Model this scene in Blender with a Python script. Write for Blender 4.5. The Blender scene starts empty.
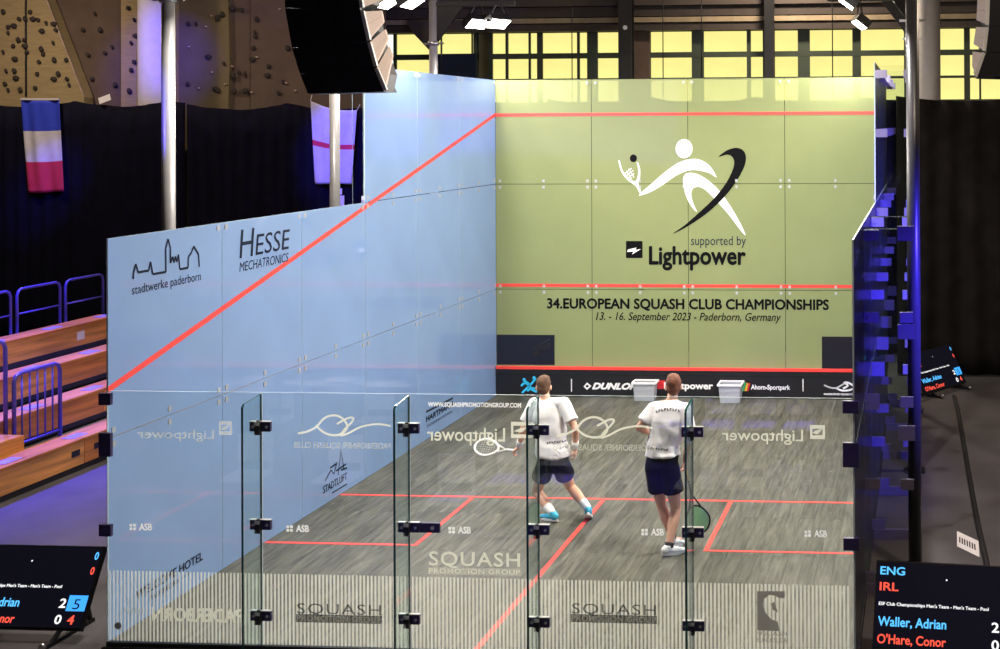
import bpy, bmesh, math, random
from mathutils import Vector, Matrix, noise
random.seed(7)
SC = bpy.context.scene
COL = SC.collection
# ------------------------------------------------------------------ camera
CAM = Vector((6.9796, -10.2097, 4.3989))
YAW, PITCH, ROLL = 0.0707, 0.00425, 0.00513
FPX, PX, PY = 1243.3, 833.8, 119.9
ROT = Matrix.Rotation(YAW, 3, 'Z') @ Matrix.Rotation(PITCH, 3, 'X') @ Matrix.Rotation(ROLL, 3, 'Y')
cd = bpy.data.cameras.new('camera'); co = bpy.data.objects.new('camera', cd); COL.objects.link(co)
cd.sensor_fit = 'HORIZONTAL'; cd.sensor_width = 36; cd.lens = FPX / 1000 * 36
cd.shift_x = (500 - PX) / 1000; cd.shift_y = (PY - 324.5) / 1000
cd.clip_start = .05; cd.clip_end = 200
right, fwd, up = ROT @ Vector((1, 0, 0)), ROT @ Vector((0, 1, 0)), ROT @ Vector((0, 0, 1))
mw = Matrix((right, up, -fwd)).transposed().to_4x4(); mw.translation = CAM
co.matrix_world = mw
SC.camera = co
# ------------------------------------------------------------------ world, exposure
w = bpy.data.worlds.new('world'); SC.world = w; w.use_nodes = True
bg = w.node_tree.nodes['Background']; bg.inputs[0].default_value = (.5, .48, .6, 1); bg.inputs[1].default_value = .05
vs = SC.view_settings
vs.view_transform = 'Standard'; vs.look = 'None'; vs.exposure = 0; vs.gamma = 1; vs.use_curve_mapping = False
SC.cycles.transparent_max_bounces = 48
SC.cycles.max_bounces = 8
FLOOD_W = 142
BLUE = (.07, .045, 1.0)


def ray(u, v):
    return ROT @ Vector(((u - PX) / FPX, 1, -(v - PY) / FPX))
def onp(u, v, ax, val):
    d = ray(u, v); return CAM + d * ((val - CAM[ax]) / d[ax])
def oX(u, v, x): return onp(u, v, 0, x)
def oY(u, v, y): return onp(u, v, 1, y)
def oZ(u, v, z): return onp(u, v, 2, z)

# ------------------------------------------------------------------ materials
def nt(name):
    m = bpy.data.materials.new(name); m.use_nodes = True
    n = m.node_tree; n.nodes.clear()
    out = n.nodes.new('ShaderNodeOutputMaterial')
    return m, n, out
def N(n, t, **kw):
    x = n.nodes.new(t)
    for k, v in kw.items(): setattr(x, k, v)
    return x
def L4(c): return (c[0], c[1], c[2], 1)
def noisy(n, c, var, scale, stretch=None, coord='Object', detail=4):
    tc = N(n, 'ShaderNodeTexCoord'); src = tc.outputs[coord]
    if stretch:
        mp = N(n, 'ShaderNodeMapping'); mp.inputs['Scale'].default_value = stretch
        n.links.new(src, mp.inputs[0]); src = mp.outputs[0]
    ns = N(n, 'ShaderNodeTexNoise'); ns.inputs['Scale'].default_value = scale; ns.inputs['Detail'].default_value = detail
    n.links.new(src, ns.inputs['Vector'])
    cr = N(n, 'ShaderNodeValToRGB')
    cr.color_ramp.elements[0].position = .3; cr.color_ramp.elements[1].position = .7
    cr.color_ramp.elements[0].color = L4([x * (1 - var) for x in c]); cr.color_ramp.elements[1].color = L4([min(1, x * (1 + var)) for x in c])
    n.links.new(ns.outputs[0], cr.inputs[0])
    return cr.outputs[0], ns.outputs[0]
def M(name, c, rough=.5, metal=0, spec=.5, coat=0, var=.08, scale=6, bump=0, stretch=None, emit=None, es=1):
    m, n, out = nt(name)
    p = N(n, 'ShaderNodeBsdfPrincipled'); n.links.new(p.outputs[0], out.inputs[0])
    col, f = noisy(n, c, var, scale, stretch)
    n.links.new(col, p.inputs['Base Color'])
    p.inputs['Roughness'].default_value = rough; p.inputs['Metallic'].default_value = metal
    p.inputs['Specular IOR Level'].default_value = spec
    p.inputs['Coat Weight'].default_value = coat; p.inputs['Coat Roughness'].default_value = .02
    if bump:
        b = N(n, 'ShaderNodeBump'); b.inputs['Strength'].default_value = bump; b.inputs['Distance'].default_value = .02
        n.links.new(f, b.inputs['Height']); n.links.new(b.outputs[0], p.inputs['Normal'])
    if emit:
        p.inputs['Emission Color'].default_value = L4(emit); p.inputs['Emission Strength'].default_value = es
    return m
def E(name, c, s=1, var=.0, scale=3, stretch=None):
    m, n, out = nt(name)
    e = N(n, 'ShaderNodeEmission'); e.inputs[1].default_value = s
    if var:
        col, f = noisy(n, c, var, scale, stretch); n.links.new(col, e.inputs[0])
    else: e.inputs[0].default_value = L4(c)
    n.links.new(e.outputs[0], out.inputs[0]); return m
def film(name, c, clear, rough=.5, coat=1, var=.04, ior=1.5, tint=(1, 1, 1)):
    """printed film on glass: partly see-through, glossy surface"""
    m, n, out = nt(name)
    p = N(n, 'ShaderNodeBsdfPrincipled'); p.inputs['Roughness'].default_value = rough
    p.inputs['Coat Weight'].default_value = coat; p.inputs['Coat Roughness'].default_value = .03; p.inputs['Coat IOR'].default_value = ior
    p.inputs['Specular IOR Level'].default_value = .1
    col, f = noisy(n, c, var, 1.5); n.links.new(col, p.inputs['Base Color'])
    t = N(n, 'ShaderNodeBsdfTransparent'); t.inputs[0].default_value = L4(tint)
    mx = N(n, 'ShaderNodeMixShader'); mx.inputs[0].default_value = clear
    n.links.new(p.outputs[0], mx.inputs[1]); n.links.new(t.outputs[0], mx.inputs[2]); n.links.new(mx.outputs[0], out.inputs[0])
    return m
def vinyl(name, c, clear, trans=.55):
    """vinyl stuck on clear glass: scatters light to both sides"""
    m, n, out = nt(name)
    col, f = noisy(n, c, .04, 3)
    d = N(n, 'ShaderNodeBsdfDiffuse'); tl = N(n, 'ShaderNodeBsdfTranslucent'); n.links.new(col, d.inputs[0]); n.links.new(col, tl.inputs[0])
    m1 = N(n, 'ShaderNodeMixShader'); m1.inputs[0].default_value = trans; n.links.new(d.outputs[0], m1.inputs[1]); n.links.new(tl.outputs[0], m1.inputs[2])
    t = N(n, 'ShaderNodeBsdfTransparent'); mx = N(n, 'ShaderNodeMixShader'); mx.inputs[0].default_value = clear
    n.links.new(m1.outputs[0], mx.inputs[1]); n.links.new(t.outputs[0], mx.inputs[2]); n.links.new(mx.outputs[0], out.inputs[0])
    return m
def glass(name, tint=(.97, .99, .98), ior=1.45, gain=1.0, rough=.0):
    m, n, out = nt(name)
    t = N(n, 'ShaderNodeBsdfTransparent'); t.inputs[0].default_value = L4(tint)
    g = N(n, 'ShaderNodeBsdfGlossy'); g.inputs['Roughness'].default_value = rough
    fr = N(n, 'ShaderNodeFresnel'); fr.inputs[0].default_value = ior
    geo = N(n, 'ShaderNodeNewGeometry')       # keep the same Fresnel on both faces of the thin pane
    inv = N(n, 'ShaderNodeMix', data_type='FLOAT'); inv.inputs[2].default_value = ior; inv.inputs[3].default_value = 1 / ior
    n.links.new(geo.outputs['Backfacing'], inv.inputs[0]); n.links.new(inv.outputs[0], fr.inputs[0])
    mu = N(n, 'ShaderNodeMath', operation='MULTIPLY'); mu.inputs[1].default_value = gain
    n.links.new(fr.outputs[0], mu.inputs[0])
    mx = N(n, 'ShaderNodeMixShader')
    n.links.new(mu.outputs[0], mx.inputs[0]); n.links.new(t.outputs[0], mx.inputs[1]); n.links.new(g.outputs[0], mx.inputs[2])
    n.links.new(mx.outputs[0], out.inputs[0]); return m

MT = {}
MT['blue_film'] = film('blue_film', (.235, .365, .64), .10, rough=.45, ior=1.5)
MT['black_film'] = film('black_film', (.003, .003, .012), .06, rough=.3, coat=.25)
MT['green_film'] = film('green_film', (.375, .43, .195), .36, rough=.5, coat=.3)
MT['glass'] = glass('clear_glass', gain=1.0)
MT['glass_back'] = glass('clear_glass_front_side', gain=.3)
MT['fin_glass'] = glass('fin_glass', (.965, .985, .98), gain=.6)
MT['fin_glass_back'] = glass('fin_glass_teal', (.90, .965, .955), gain=1.0)
MT['mast_dark'] = M('mast_black', (.07, .07, .08), .35, .3)
MT['glass_edge'] = M('glass_edge', (.02, .10, .09), .2, var=.2)
MT['glass_edge_light'] = M('glass_edge_light', (.5, .62, .68), .2)
MT['red'] = M('red_tape', (.85, .06, .05), .5, var=.05)
MT['black_print'] = M('black_print', (.004, .004, .005), .6, spec=.08)
MT['navy_print'] = M('navy_print', (.012, .018, .04), .6, spec=.1)
MT['white_print'] = M('white_print', (.85, .85, .85), .5, var=.03)
MT['frost'] = vinyl('frosted_vinyl', (.80, .80, .68), .30, .7)
MT['white_vinyl'] = vinyl('white_vinyl', (.85, .85, .85), .15, .7)
MT['frost_dim'] = vinyl('frosted_vinyl_thin', (.62, .62, .54), .55, .7)
MT['stripe'] = vinyl('striped_vinyl', (.92, .90, .80), .40, .7)
MT['dark_vinyl'] = film('dark_vinyl', (.02, .03, .03), .25, rough=.7, coat=0)
MT['mauve_vinyl'] = film('mauve_vinyl', (.25, .22, .23), .25, rough=.7, coat=0)
MT['clamp'] = M('clamp_dark_metal', (.045, .035, .12), .35, .3)
MT['mast'] = M('mast_aluminium', (.34, .33, .33), .32, .35, var=.08)
MT['steel'] = M('brushed_steel', (.55, .54, .56), .3, .9, var=.1, stretch=(1, 1, .1), scale=20)
MT['fitting'] = film('clear_fitting', (.75, .78, .78), .55, rough=.3, coat=.5)
MT['alloy'] = M('pale_alloy', (.7, .7, .7), .35, .4)
MT['purple_clamp'] = M('anodised_clamp', (.25, .23, .35), .35, .5)
MT['tin'] = M('tin_black', (.012, .012, .016), .35, var=.15)
MT['black'] = M('matt_black', (.012, .012, .014), .55, var=.2)
MT['black_metal'] = M('black_metal', (.015, .015, .018), .4, .3, var=.2)
MT['curtain'] = M('black_cloth', (.0032, .003, .011), .9, spec=.1, var=.35, scale=3, bump=.2)
MT['curtain_lighter'] = M('lighter_black_cloth', (.013, .011, .011), .9, spec=.1, var=.3, scale=3, bump=.2)  # lighter and browner than the other curtain cloth
MT['carpet'] = M('hall_floor', (.085, .078, .085), .7, spec=.2, var=.2, scale=1.2, bump=.05)
MT['hall_wall'] = M('hall_wall', (.06, .05, .048), .8, var=.15, scale=1)
MT['ceil'] = M('hall_ceiling', (.07, .055, .05), .8, var=.2, scale=1)
MT['tan'] = M('climbing_panel_tan', (.30, .225, .12), .85, var=.12, scale=3, stretch=(1, 1, 8))
MT['brown'] = M('climbing_panel_brown', (.105, .07, .055), .85, var=.12, scale=3)
MT['olive'] = M('climbing_panel_olive', (.15, .115, .06), .85, var=.15, scale=2)
MT['hold'] = M('climbing_hold', (.03, .022, .02), .9, var=.3)
MT['hold_light'] = M('climbing_hold_pale', (.4, .3, .25), .6, var=.3)
MT['column'] = M('painted_column', (.45, .42, .42), .6, var=.06)
MT['beam'] = M('roof_beam', (.045, .035, .032), .7, var=.15)
MT['pale_beam'] = M('pale_beam', (.30, .24, .16), .7, var=.15)
MT['win_frame'] = M('window_frame', (.035, .05, .035), .5, var=.1)
MT['pane'] = E('daylit_blind', (1.0, .86, .29), 1.1, var=.10, scale=1.2)
MT['pane_white'] = E('daylit_glass', (1.0, .95, .82), 1.4, var=.05)
MT['wood'] = M('pine_boards', (.52, .185, .035), .5, var=.35, scale=2.5, stretch=(2, .35, 6))
MT['wood_b'] = M('pine_boards_light', (.60, .25, .055), .5, var=.35, scale=2.5, stretch=(2, .35, 6))
MT['tread'] = M('grey_tread', (.20, .19, .23), .6, var=.15)
MT['rail'] = M('blue_rail', (.12, .10, .45), .35, .3)
MT['pad'] = M('seat_pad', (.30, .27, .48), .7)
MT['skin'] = M('skin', (.72, .40, .28), .5, var=.08, scale=5)
MT['shirt'] = M('white_shirt', (.82, .80, .82), .8, var=.03, bump=.15, scale=7)
MT['shorts'] = M('black_shorts', (.006, .007, .007), .8, spec=.15, var=.2, bump=.1)
MT['hair_brown'] = M('hair_brown', (.10, .05, .025), .8, var=.5, scale=25, bump=.4)
MT['hair_red'] = M('hair_auburn', (.15, .055, .028), .8, var=.5, scale=25, bump=.4)
MT['white'] = M('white_plastic', (.8, .8, .8), .45, var=.03)
MT['cyan'] = M('cyan_shoe', (.05, .42, .62), .5, var=.1)
MT['sock_black'] = M('black_sock', (.015, .015, .015), .8)
MT['grip'] = M('yellow_grip', (.75, .38, .04), .7)
MT['strings_g'] = film('green_strings', (.06, .32, .12), .35, rough=.6, coat=0)
MT['strings_w'] = M('white_strings', (.7, .7, .7), .5)
MT['tub'] = film('translucent_tub', (.50, .52, .56), .40, rough=.35, coat=.4)
MT['cream'] = M('speaker_grille', (.62, .48, .40), .7, var=.05, scale=60)
MT['pa'] = M('speaker_cabinet', (.006, .006, .010), .45, var=.2)
MT['screen'] = M('display_screen', (.008, .008, .014), .15, var=.05, emit=(.01, .01, .02), es=.4)
MT['s_blue'] = E('screen_blue', (.05, .35, 1.0), 1.4)
MT['s_cyan'] = E('screen_cyan', (.10, .50, 1.0), 1.4)
MT['s_red'] = E('screen_red', (1.0, .10, .06), 1.3)
MT['s_white'] = E('screen_white', (1, 1, 1), 1.2)
MT['lens'] = E('led_lens', (1.0, .93, .80), 14)
MT['lens_blue'] = E('led_lens_blue', (.15, .08, 1.0), 6)
MT['flag_blue'] = M('flag_blue', (.015, .035, .48), .8)
MT['flag_white'] = M('flag_white', (.50, .48, .55), .8)
MT['flag_red'] = M('flag_red', (.50, .02, .05), .8)
MT['logo_cyan'] = M('logo_cyan', (.03, .50, .85), .5)
MT['logo_red'] = M('logo_red', (.75, .03, .04), .5)
MT['logo_green'] = M('logo_green', (.05, .45, .15), .5)
MT['string_green'] = M('green_strings', (.10, .55, .20), .5)
MT['logo_yellow'] = M('logo_yellow', (.85, .55, .05), .5)
MT['chair_shell'] = M('chair_shell', (.7, .7, .72), .5, var=.05)
MT['paper'] = M('paper', (.75, .72, .75), .7, var=.02)
MT['cable'] = M('cable_cover', (.012, .012, .014), .6)

def plank_mat():
    m, n, out = nt('court_board')
    p = N(n, 'ShaderNodeBsdfPrincipled'); n.links.new(p.outputs[0], out.inputs[0])
    tc = N(n, 'ShaderNodeTexCoord'); oi = N(n, 'ShaderNodeObjectInfo')
    add = N(n, 'ShaderNodeVectorMath', operation='ADD')
    n.links.new(tc.outputs['Object'], add.inputs[0])
    cx = N(n, 'ShaderNodeCombineXYZ'); mu = N(n, 'ShaderNodeMath', operation='MULTIPLY'); mu.inputs[1].default_value = 40
    n.links.new(oi.outputs['Random'], mu.inputs[0]); n.links.new(mu.outputs[0], cx.inputs[0]); n.links.new(mu.outputs[0], cx.inputs[1])
    n.links.new(cx.outputs[0], add.inputs[1])
    mp = N(n, 'ShaderNodeMapping'); mp.inputs['Scale'].default_value = (14, 1.1, 1); n.links.new(add.outputs[0], mp.inputs[0])
    ns = N(n, 'ShaderNodeTexNoise'); ns.inputs['Scale'].default_value = 1.6; ns.inputs['Detail'].default_value = 6; ns.inputs['Roughness'].default_value = .65
    n.links.new(mp.outputs[0], ns.inputs['Vector'])
    cr = N(n, 'ShaderNodeValToRGB'); cr.color_ramp.elements[0].position = .33; cr.color_ramp.elements[1].position = .70
    cr.color_ramp.elements[0].color = (.035, .034, .029, 1); cr.color_ramp.elements[1].color = (.150, .145, .118, 1)
    n.links.new(ns.outputs[0], cr.inputs[0])
    hv = N(n, 'ShaderNodeMapRange'); hv.inputs[3].default_value = .8; hv.inputs[4].default_value = 1.2
    n.links.new(oi.outputs['Random'], hv.inputs[0])
    mx = N(n, 'ShaderNodeMix', data_type='RGBA', blend_type='MULTIPLY'); mx.inputs[0].default_value = 1
    n.links.new(cr.outputs[0], mx.inputs[6]); n.links.new(hv.outputs[0], mx.inputs[7])
    # pale scuffs
    sc = N(n, 'ShaderNodeTexNoise'); sc.inputs['Scale'].default_value = 9; sc.inputs['Detail'].default_value = 8; sc.inputs['Distortion'].default_value = 2.5
    n.links.new(add.outputs[0], sc.inputs['Vector'])
    sr = N(n, 'ShaderNodeValToRGB'); sr.color_ramp.elements[0].position = .66; sr.color_ramp.elements[1].position = .74
    n.links.new(sc.outputs[0], sr.inputs[0])
    m2 = N(n, 'ShaderNodeMix', data_type='RGBA', blend_type='ADD'); n.links.new(sr.outputs[0], m2.inputs[0])
    n.links.new(mx.outputs[2], m2.inputs[6]); m2.inputs[7].default_value = (.12, .12, .11, 1)
    n.links.new(m2.outputs[2], p.inputs['Base Color'])
    p.inputs['Roughness'].default_value = .5; p.inputs['Specular IOR Level'].default_value = .35
    return m
MT['plank'] = plank_mat()

# ------------------------------------------------------------------ mesh helpers
class MB:
    def __init__(s): s.v = []; s.f = []; s.m = []; s.sm = []
    def add(s, vs, fs, mi=0, smooth=False):
        b = len(s.v); s.v += [tuple(x) for x in vs]
        for f in fs: s.f.append([b + i for i in f]); s.m.append(mi); s.sm.append(smooth)
        return s
    def box(s, a, b, mi=0, faces=None):
        (x0, y0, z0), (x1, y1, z1) = a, b
        if x0 > x1: x0, x1 = x1, x0
        if y0 > y1: y0, y1 = y1, y0
        if z0 > z1: z0, z1 = z1, z0
        vs = [(x0,y0,z0),(x1,y0,z0),(x1,y1,z0),(x0,y1,z0),(x0,y0,z1),(x1,y0,z1),(x1,y1,z1),(x0,y1,z1)]
        fs = [(0,3,2,1),(4,5,6,7),(0,1,5,4),(2,3,7,6),(1,2,6,5),(3,0,4,7)]   # -z +z -y +y +x -x
        b0 = len(s.f); s.add(vs, fs, mi)
        if faces:
            for k, mm in faces.items(): s.m[b0 + k] = mm
        return s
    def obox(s, o, a, b, c, mi=0):
        o, a, b, c = map(Vector, (o, a, b, c))
        vs = [o, o+a, o+a+b, o+b, o+c, o+a+c, o+a+b+c, o+b+c]
        return s.add(vs, [(0,3,2,1),(4,5,6,7),(0,1,5,4),(2,3,7,6),(1,2,6,5),(3,0,4,7)], mi)
    def bar(s, p, q, w, h=None, mi=0):
        p, q = Vector(p), Vector(q); h = h or w; d = (q - p)
        r = d.orthogonal().normalized() if abs(d.normalized().z) > .99 else d.cross(Vector((0, 0, 1))).normalized()
        if abs(d.normalized().z) > .99: r = Vector((1, 0, 0))
        u = r.cross(d).normalized()
        return s.obox(p - r*w/2 - u*h/2, r*w, d, u*h, mi)
    def tube(s, pts, r, n=8, mi=0, cap=True):
        pts = [Vector(p) for p in pts]; rr = r if isinstance(r, (list, tuple)) else [r]*len(pts)
        rings = []; ref = None
        for i, p in enumerate(pts):
            t = (pts[min(i+1, len(pts)-1)] - pts[max(i-1, 0)]).normalized()
            if ref is None: ref = t.orthogonal().normalized()
            a = (ref - t * ref.dot(t)).normalized(); ref = a; b = t.cross(a)
            rings.append([p + (a*math.cos(2*math.pi*k/n) + b*math.sin(2*math.pi*k/n))*rr[i] for k in range(n)])
        vs = [v for g in rings for v in g]; fs = []
        for i in range(len(pts)-1):
            for k in range(n): fs.append((i*n+k, i*n+(k+1) % n, (i+1)*n+(k+1) % n, (i+1)*n+k))
        s.add(vs, fs, mi, True)
        if cap:
            b0 = len(s.v) - len(vs)
            s.f.append([b0+k for k in reversed(range(n))]); s.m.append(mi); s.sm.append(False)
            s.f.append([b0+(len(pts)-1)*n+k for k in range(n)]); s.m.append(mi); s.sm.append(False)
        return s
    def prism(s, poly, d, mi=0, back=True):
        """poly: list of 3D points (planar); extruded by vector d"""
        poly = [Vector(p) for p in poly]; d = Vector(d); n = len(poly)
        vs = poly + [p + d for p in poly]
        fs = [tuple(range(n)), tuple(reversed(range(n, 2*n)))] + [(i, i+n, (i+1) % n+n, (i+1) % n) for i in range(n)]
        return s.add(vs, fs, mi)
    def ell(s, c, r, rot=None, nu=14, nv=9, mi=0):
        c = Vector(c); vs = []; fs = []
        for j in range(nv+1):
            th = math.pi*j/nv
            for i in range(nu):
                ph = 2*math.pi*i/nu
                p = Vector((r[0]*math.sin(th)*math.cos(ph), r[1]*math.sin(th)*math.sin(ph), r[2]*math.cos(th)))
                if rot: p = rot @ p
                vs.append(c + p)
        for j in range(nv):
            for i in range(nu): fs.append((j*nu+i, (j+1)*nu+i, (j+1)*nu+(i+1) % nu, j*nu+(i+1) % nu))
        return s.add(vs, fs, mi, True)
    def cap(s, a, b, ra, rb, n=12):
        s.tube([a, b], [ra, rb], n); s.ell(a, (ra,)*3, nu=12, nv=8); s.ell(b, (rb,)*3, nu=12, nv=8); return s
    def loft(s, rings, n=20, mi=0):
        """rings: (center, rx-vector, ry-vector)"""
        vs = []; fs = []
        for c, a, b in rings:
            c, a, b = Vector(c), Vector(a), Vector(b)
            for k in range(n):
                t = 2*math.pi*k/n
                ct, st = math.cos(t), math.sin(t)
                e = .8
                vs.append(c + a*math.copysign(abs(ct)**e, ct) + b*math.copysign(abs(st)**e, st))
        for i in range(len(rings)-1):
            for k in range(n): fs.append((i*n+k, i*n+(k+1) % n, (i+1)*n+(k+1) % n, (i+1)*n+k))
        fs += [tuple(reversed(range(n))), tuple((len(rings)-1)*n+k for k in range(n))]
        return s.add(vs, fs, mi, True)
    def mesh(s, name, mats):
        me = bpy.data.meshes.new(name); me.from_pydata(s.v, [], s.f)
        for m in (mats if isinstance(mats, (list, tuple)) else [mats]): me.materials.append(MT[m] if isinstance(m, str) else m)
        me.polygons.foreach_set('material_index', s.m); me.polygons.foreach_set('use_smooth', s.sm)
        bm = bmesh.new(); bm.from_mesh(me); bmesh.ops.recalc_face_normals(bm, faces=bm.faces); bm.to_mesh(me); bm.free()
        me.update(); return me

LOC = {}
def tag(o, label=None, cat=None, group=None, kind=None):
    if label: o['label'] = label
    if cat: o['category'] = cat
    if group: o['group'] = group
    if kind: o['kind'] = kind
    return o
def root(name, loc, label=None, cat=None, group=None, kind=None):
    o = bpy.data.objects.new(name, None); COL.objects.link(o); o.location = loc; o.empty_display_size = .1
    LOC[o.name] = Vector(loc); return tag(o, label, cat, group, kind)
def link(name, me, parent=None, loc=None):
    """me is in world coordinates when loc is None"""
    o = bpy.data.objects.new(name, me); COL.objects.link(o)
    base = LOC.get(parent.name, Vector()) if parent else Vector()
    if loc is None:
        vs = [v.co for v in me.vertices]
        c = Vector([(min(v[i] for v in vs) + max(v[i] for v in vs)) / 2 for i in range(3)])
        me.transform(Matrix.Translation(-c)); o.location = c - base; LOC[o.name] = c
    else: o.location = Vector(loc) - base; LOC[o.name] = Vector(loc)
    if parent: o.parent = parent
    return o
def mk(name, mb, mats, parent=None, **kw):
    o = link(name, mb.mesh(name, mats), parent)
    return tag(o, **kw) if kw else o

def text_mesh(name, s, mat, P0, ux, uy, w, h, bold=0, shear=0, depth=.002, spacing=1.0, heavy=0):
    """flat lettering whose bounding box is fitted to w x h, lower-left at P0"""
    cu = bpy.data.curves.new('txt', 'FONT'); cu.body = s; cu.size = 1; cu.offset = bold; cu.shear = shear
    cu.space_character = spacing; cu.resolution_u = 3; cu.fill_mode = 'FRONT'
    o = bpy.data.objects.new('txt', cu); COL.objects.link(o)
    dg = bpy.context.evaluated_depsgraph_get(); dg.update()
    me = bpy.data.meshes.new_from_object(o.evaluated_get(dg))
    bpy.data.objects.remove(o); bpy.data.curves.remove(cu)
    xs = [v.co.x for v in me.vertices]; ys = [v.co.y for v in me.vertices]
    x0, x1, y0, y1 = min(xs), max(xs), min(ys), max(ys)
    P0, ux, uy = Vector(P0), Vector(ux).normalized(), Vector(uy).normalized()
    if heavy:      # thicker strokes: the outline repeated with small shifts
        bm = bmesh.new(); bm.from_mesh(me); g0 = bm.verts[:] + bm.edges[:] + bm.faces[:]
        for k in range(8):
            d = bmesh.ops.duplicate(bm, geom=g0)['geom']
            for v in d:
                if isinstance(v, bmesh.types.BMVert): v.co += Vector((math.cos(k*math.pi/4)*heavy, math.sin(k*math.pi/4)*heavy, .00022*(k+1)))
        bm.to_mesh(me); bm.free(); x0 -= heavy; x1 += heavy; y0 -= heavy; y1 += heavy
    for v in me.vertices:
        v.co = P0 + ux * ((v.co.x - x0) / (x1 - x0) * w) + uy * ((v.co.y - y0) / (y1 - y0) * h) + ux.cross(uy) * v.co.z
    me.materials.clear(); me.materials.append(MT[mat]); me.name = name
    return me
def ribbon(mb, pts, wd, nrm, d=.002, mi=0, closed=False):
    """flat stroke along pts in plane with normal nrm"""
    pts = [Vector(p) for p in pts]; nrm = Vector(nrm).normalized(); n = len(pts)
    ws = wd if isinstance(wd, (list, tuple)) else [wd]*n
    A, B = [], []
    for i, p in enumerate(pts):
        if closed: t = (pts[(i+1) % n] - pts[i-1]).normalized()
        else: t = (pts[min(i+1, n-1)] - pts[max(i-1, 0)]).normalized()
        s_ = nrm.cross(t)
        A.append(p + s_*ws[i]/2); B.append(p - s_*ws[i]/2)
    fs = [(i, i+1, n+i+1, n+i) for i in range(n-1)]
    if closed: fs.append((n-1, 0, n, 2*n-1))
    mb.add([a + nrm*d for a in A] + [b + nrm*d for b in B], fs, mi)
def smooth(pts, k=4, closed=False):
    """Catmull-Rom through 2D/3D points"""
    pts = [Vector(p) for p in pts]; n = len(pts); out = []
    rng = range(n if closed else n-1)
    for i in rng:
        if closed: p0, p1, p2, p3 = pts[i-1], pts[i], pts[(i+1) % n], pts[(i+2) % n]
        else: p0, p1, p2, p3 = pts[max(i-1, 0)], pts[i], pts[i+1], pts[min(i+2, n-1)]
        for j in range(k):
            t = j/k
            out.append(.5*((2*p1)+(p2-p0)*t+(2*p0-5*p1+4*p2-p3)*t*t+(3*p1-p0-3*p2+p3)*t**3))
    if not closed: out.append(pts[-1])
    return out

# ================================================================== the hall (setting)
FZ = -.1
def struct(name, mb, mats, parent=None):
    return mk(name, mb, mats, parent, kind='structure') if not parent else mk(name, mb, mats, parent)
struct('floor', MB().box((-15, -18, FZ-.2), (13, 17.4, FZ)), 'carpet')
struct('ceiling', MB().box((-15, -18, 9), (13, 17.4, 9.2)), 'ceil')
struct('wall_left', MB().box((-15.2, -18, FZ), (-15, 17.4, 9)), 'hall_wall')
struct('wall_right', MB().box((13, -18, FZ), (13.2, 17.4, 9)), 'hall_wall')
struct('wall_rear', MB().box((-15, -18.2, FZ), (13, -18, 9)), 'hall_wall')
wf = root('wall_far', (0, 17.3, FZ), kind='structure')
mk('wall_surface', MB().box((-15, 17.3, FZ), (13, 17.5, 9)), 'hall_wall', wf)

# ================================================================== the court
YS = [0, 1.75, 3.35, 4.95, 6.58, 8.17, 9.75]
XS = [0, 1.6, 3.19, 4.77, 6.4]
Z1, Z2, Z3 = 1.74, 3.46, 5.17
T = .014; G = .004
# ---- floor with boards and lines
fl = root('floor_court', (3.2, 4.87, FZ), kind='structure')
mk('platform', MB().box((-.03, -.05, FZ), (6.43, 9.8, -.022)), 'black', fl)
pw, pl = 6.4/40, 9.75/4
pm = MB().box((-pw/2+.0012, -pl/2+.0012, -.02), (pw/2-.0012, pl/2-.0012, 0)).mesh('plank', 'plank')
pm_h = MB().box((-pw/2+.0012, -pl/4+.0012, -.02), (pw/2-.0012, pl/4-.0012, 0)).mesh('plank_short', 'plank')
for i in range(40):
    x = (i+.5)*pw
    if i % 2 == 0:
        for j in range(4): link('plank', pm, fl, (x, (j+.5)*pl, 0))
    else:
        link('plank', pm_h, fl, (x, pl/4, 0)); link('plank', pm_h, fl, (x, 9.75-pl/4, 0))
        for j in range(3): link('plank', pm, fl, (x, (j+1)*pl, 0))
lw = .05
def line(a, b): mk('court_line', MB().box((a[0], a[1], .0), (b[0], b[1], .0022)), 'red', fl)
SY = 4.235; BY = 2.53
line((0, SY), (6.4, SY+lw)); line((3.19, 0), (3.19+lw, SY))
line((0, BY), (1.66, BY+lw)); line((1.61, BY+lw), (1.66, SY))
line((4.70, BY), (6.4, BY+lw)); line((4.70, BY+lw), (4.75, SY))

# ---- front wall
W_F = root('wall_front', (3.2, 9.75, 0), kind='structure')
def panel(name, a, b, parent, faces, mats):
    return mk(name, MB().box(a, b, 0, faces), mats, parent)
for i in range(4):
    for z0, z1 in ((0, Z1), (Z1, Z2), (Z2, Z3)):
        panel('glass_panel', (XS[i]+G, 9.75, z0+G), (XS[i+1]-G, 9.75+T, z1-G), W_F, {2: 1, 3: 2}, ['glass_edge', 'green_film', 'glass_back'])
FY = 9.748
fit_me = MB().box((-.02, -.008, -.024), (.02, 0, .024)).ell((0, -.012, 0), (.012, .006, .012), nu=8, nv=4).mesh('patch_fitting', 'fitting')
def fit_f(x, z): link('patch_fitting', fit_me, W_F, (x, 9.75, z))
for z in (Z1, Z2):
    for i in range(5):
        for s in ((-.07, .07) if 0 < i < 4 else ((.07,) if i == 0 else (-.07,))):
            for dz in (-.05, .05): fit_f(XS[i]+s, z+dz)
    for i in range(4):
        for dz in (-.05, .05): fit_f((XS[i]+XS[i+1])/2, z+dz)
for i in range(1, 4):
    for s in (-.07, .07): fit_f(XS[i]+s, Z3-.06)
mk('out_line', MB().box((0, FY-.002, 4.57), (6.4, 9.7498, 4.62)), 'red', W_F)
mk('service_line', MB().box((0, FY-.002, 1.78), (6.4, 9.7498, 1.83)), 'red', W_F)
def rectF(u0, v0, u1, v1, Y=FY):
    a = oY(u0, v1, Y); b = oY(u1, v0, Y); return a, b
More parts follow.
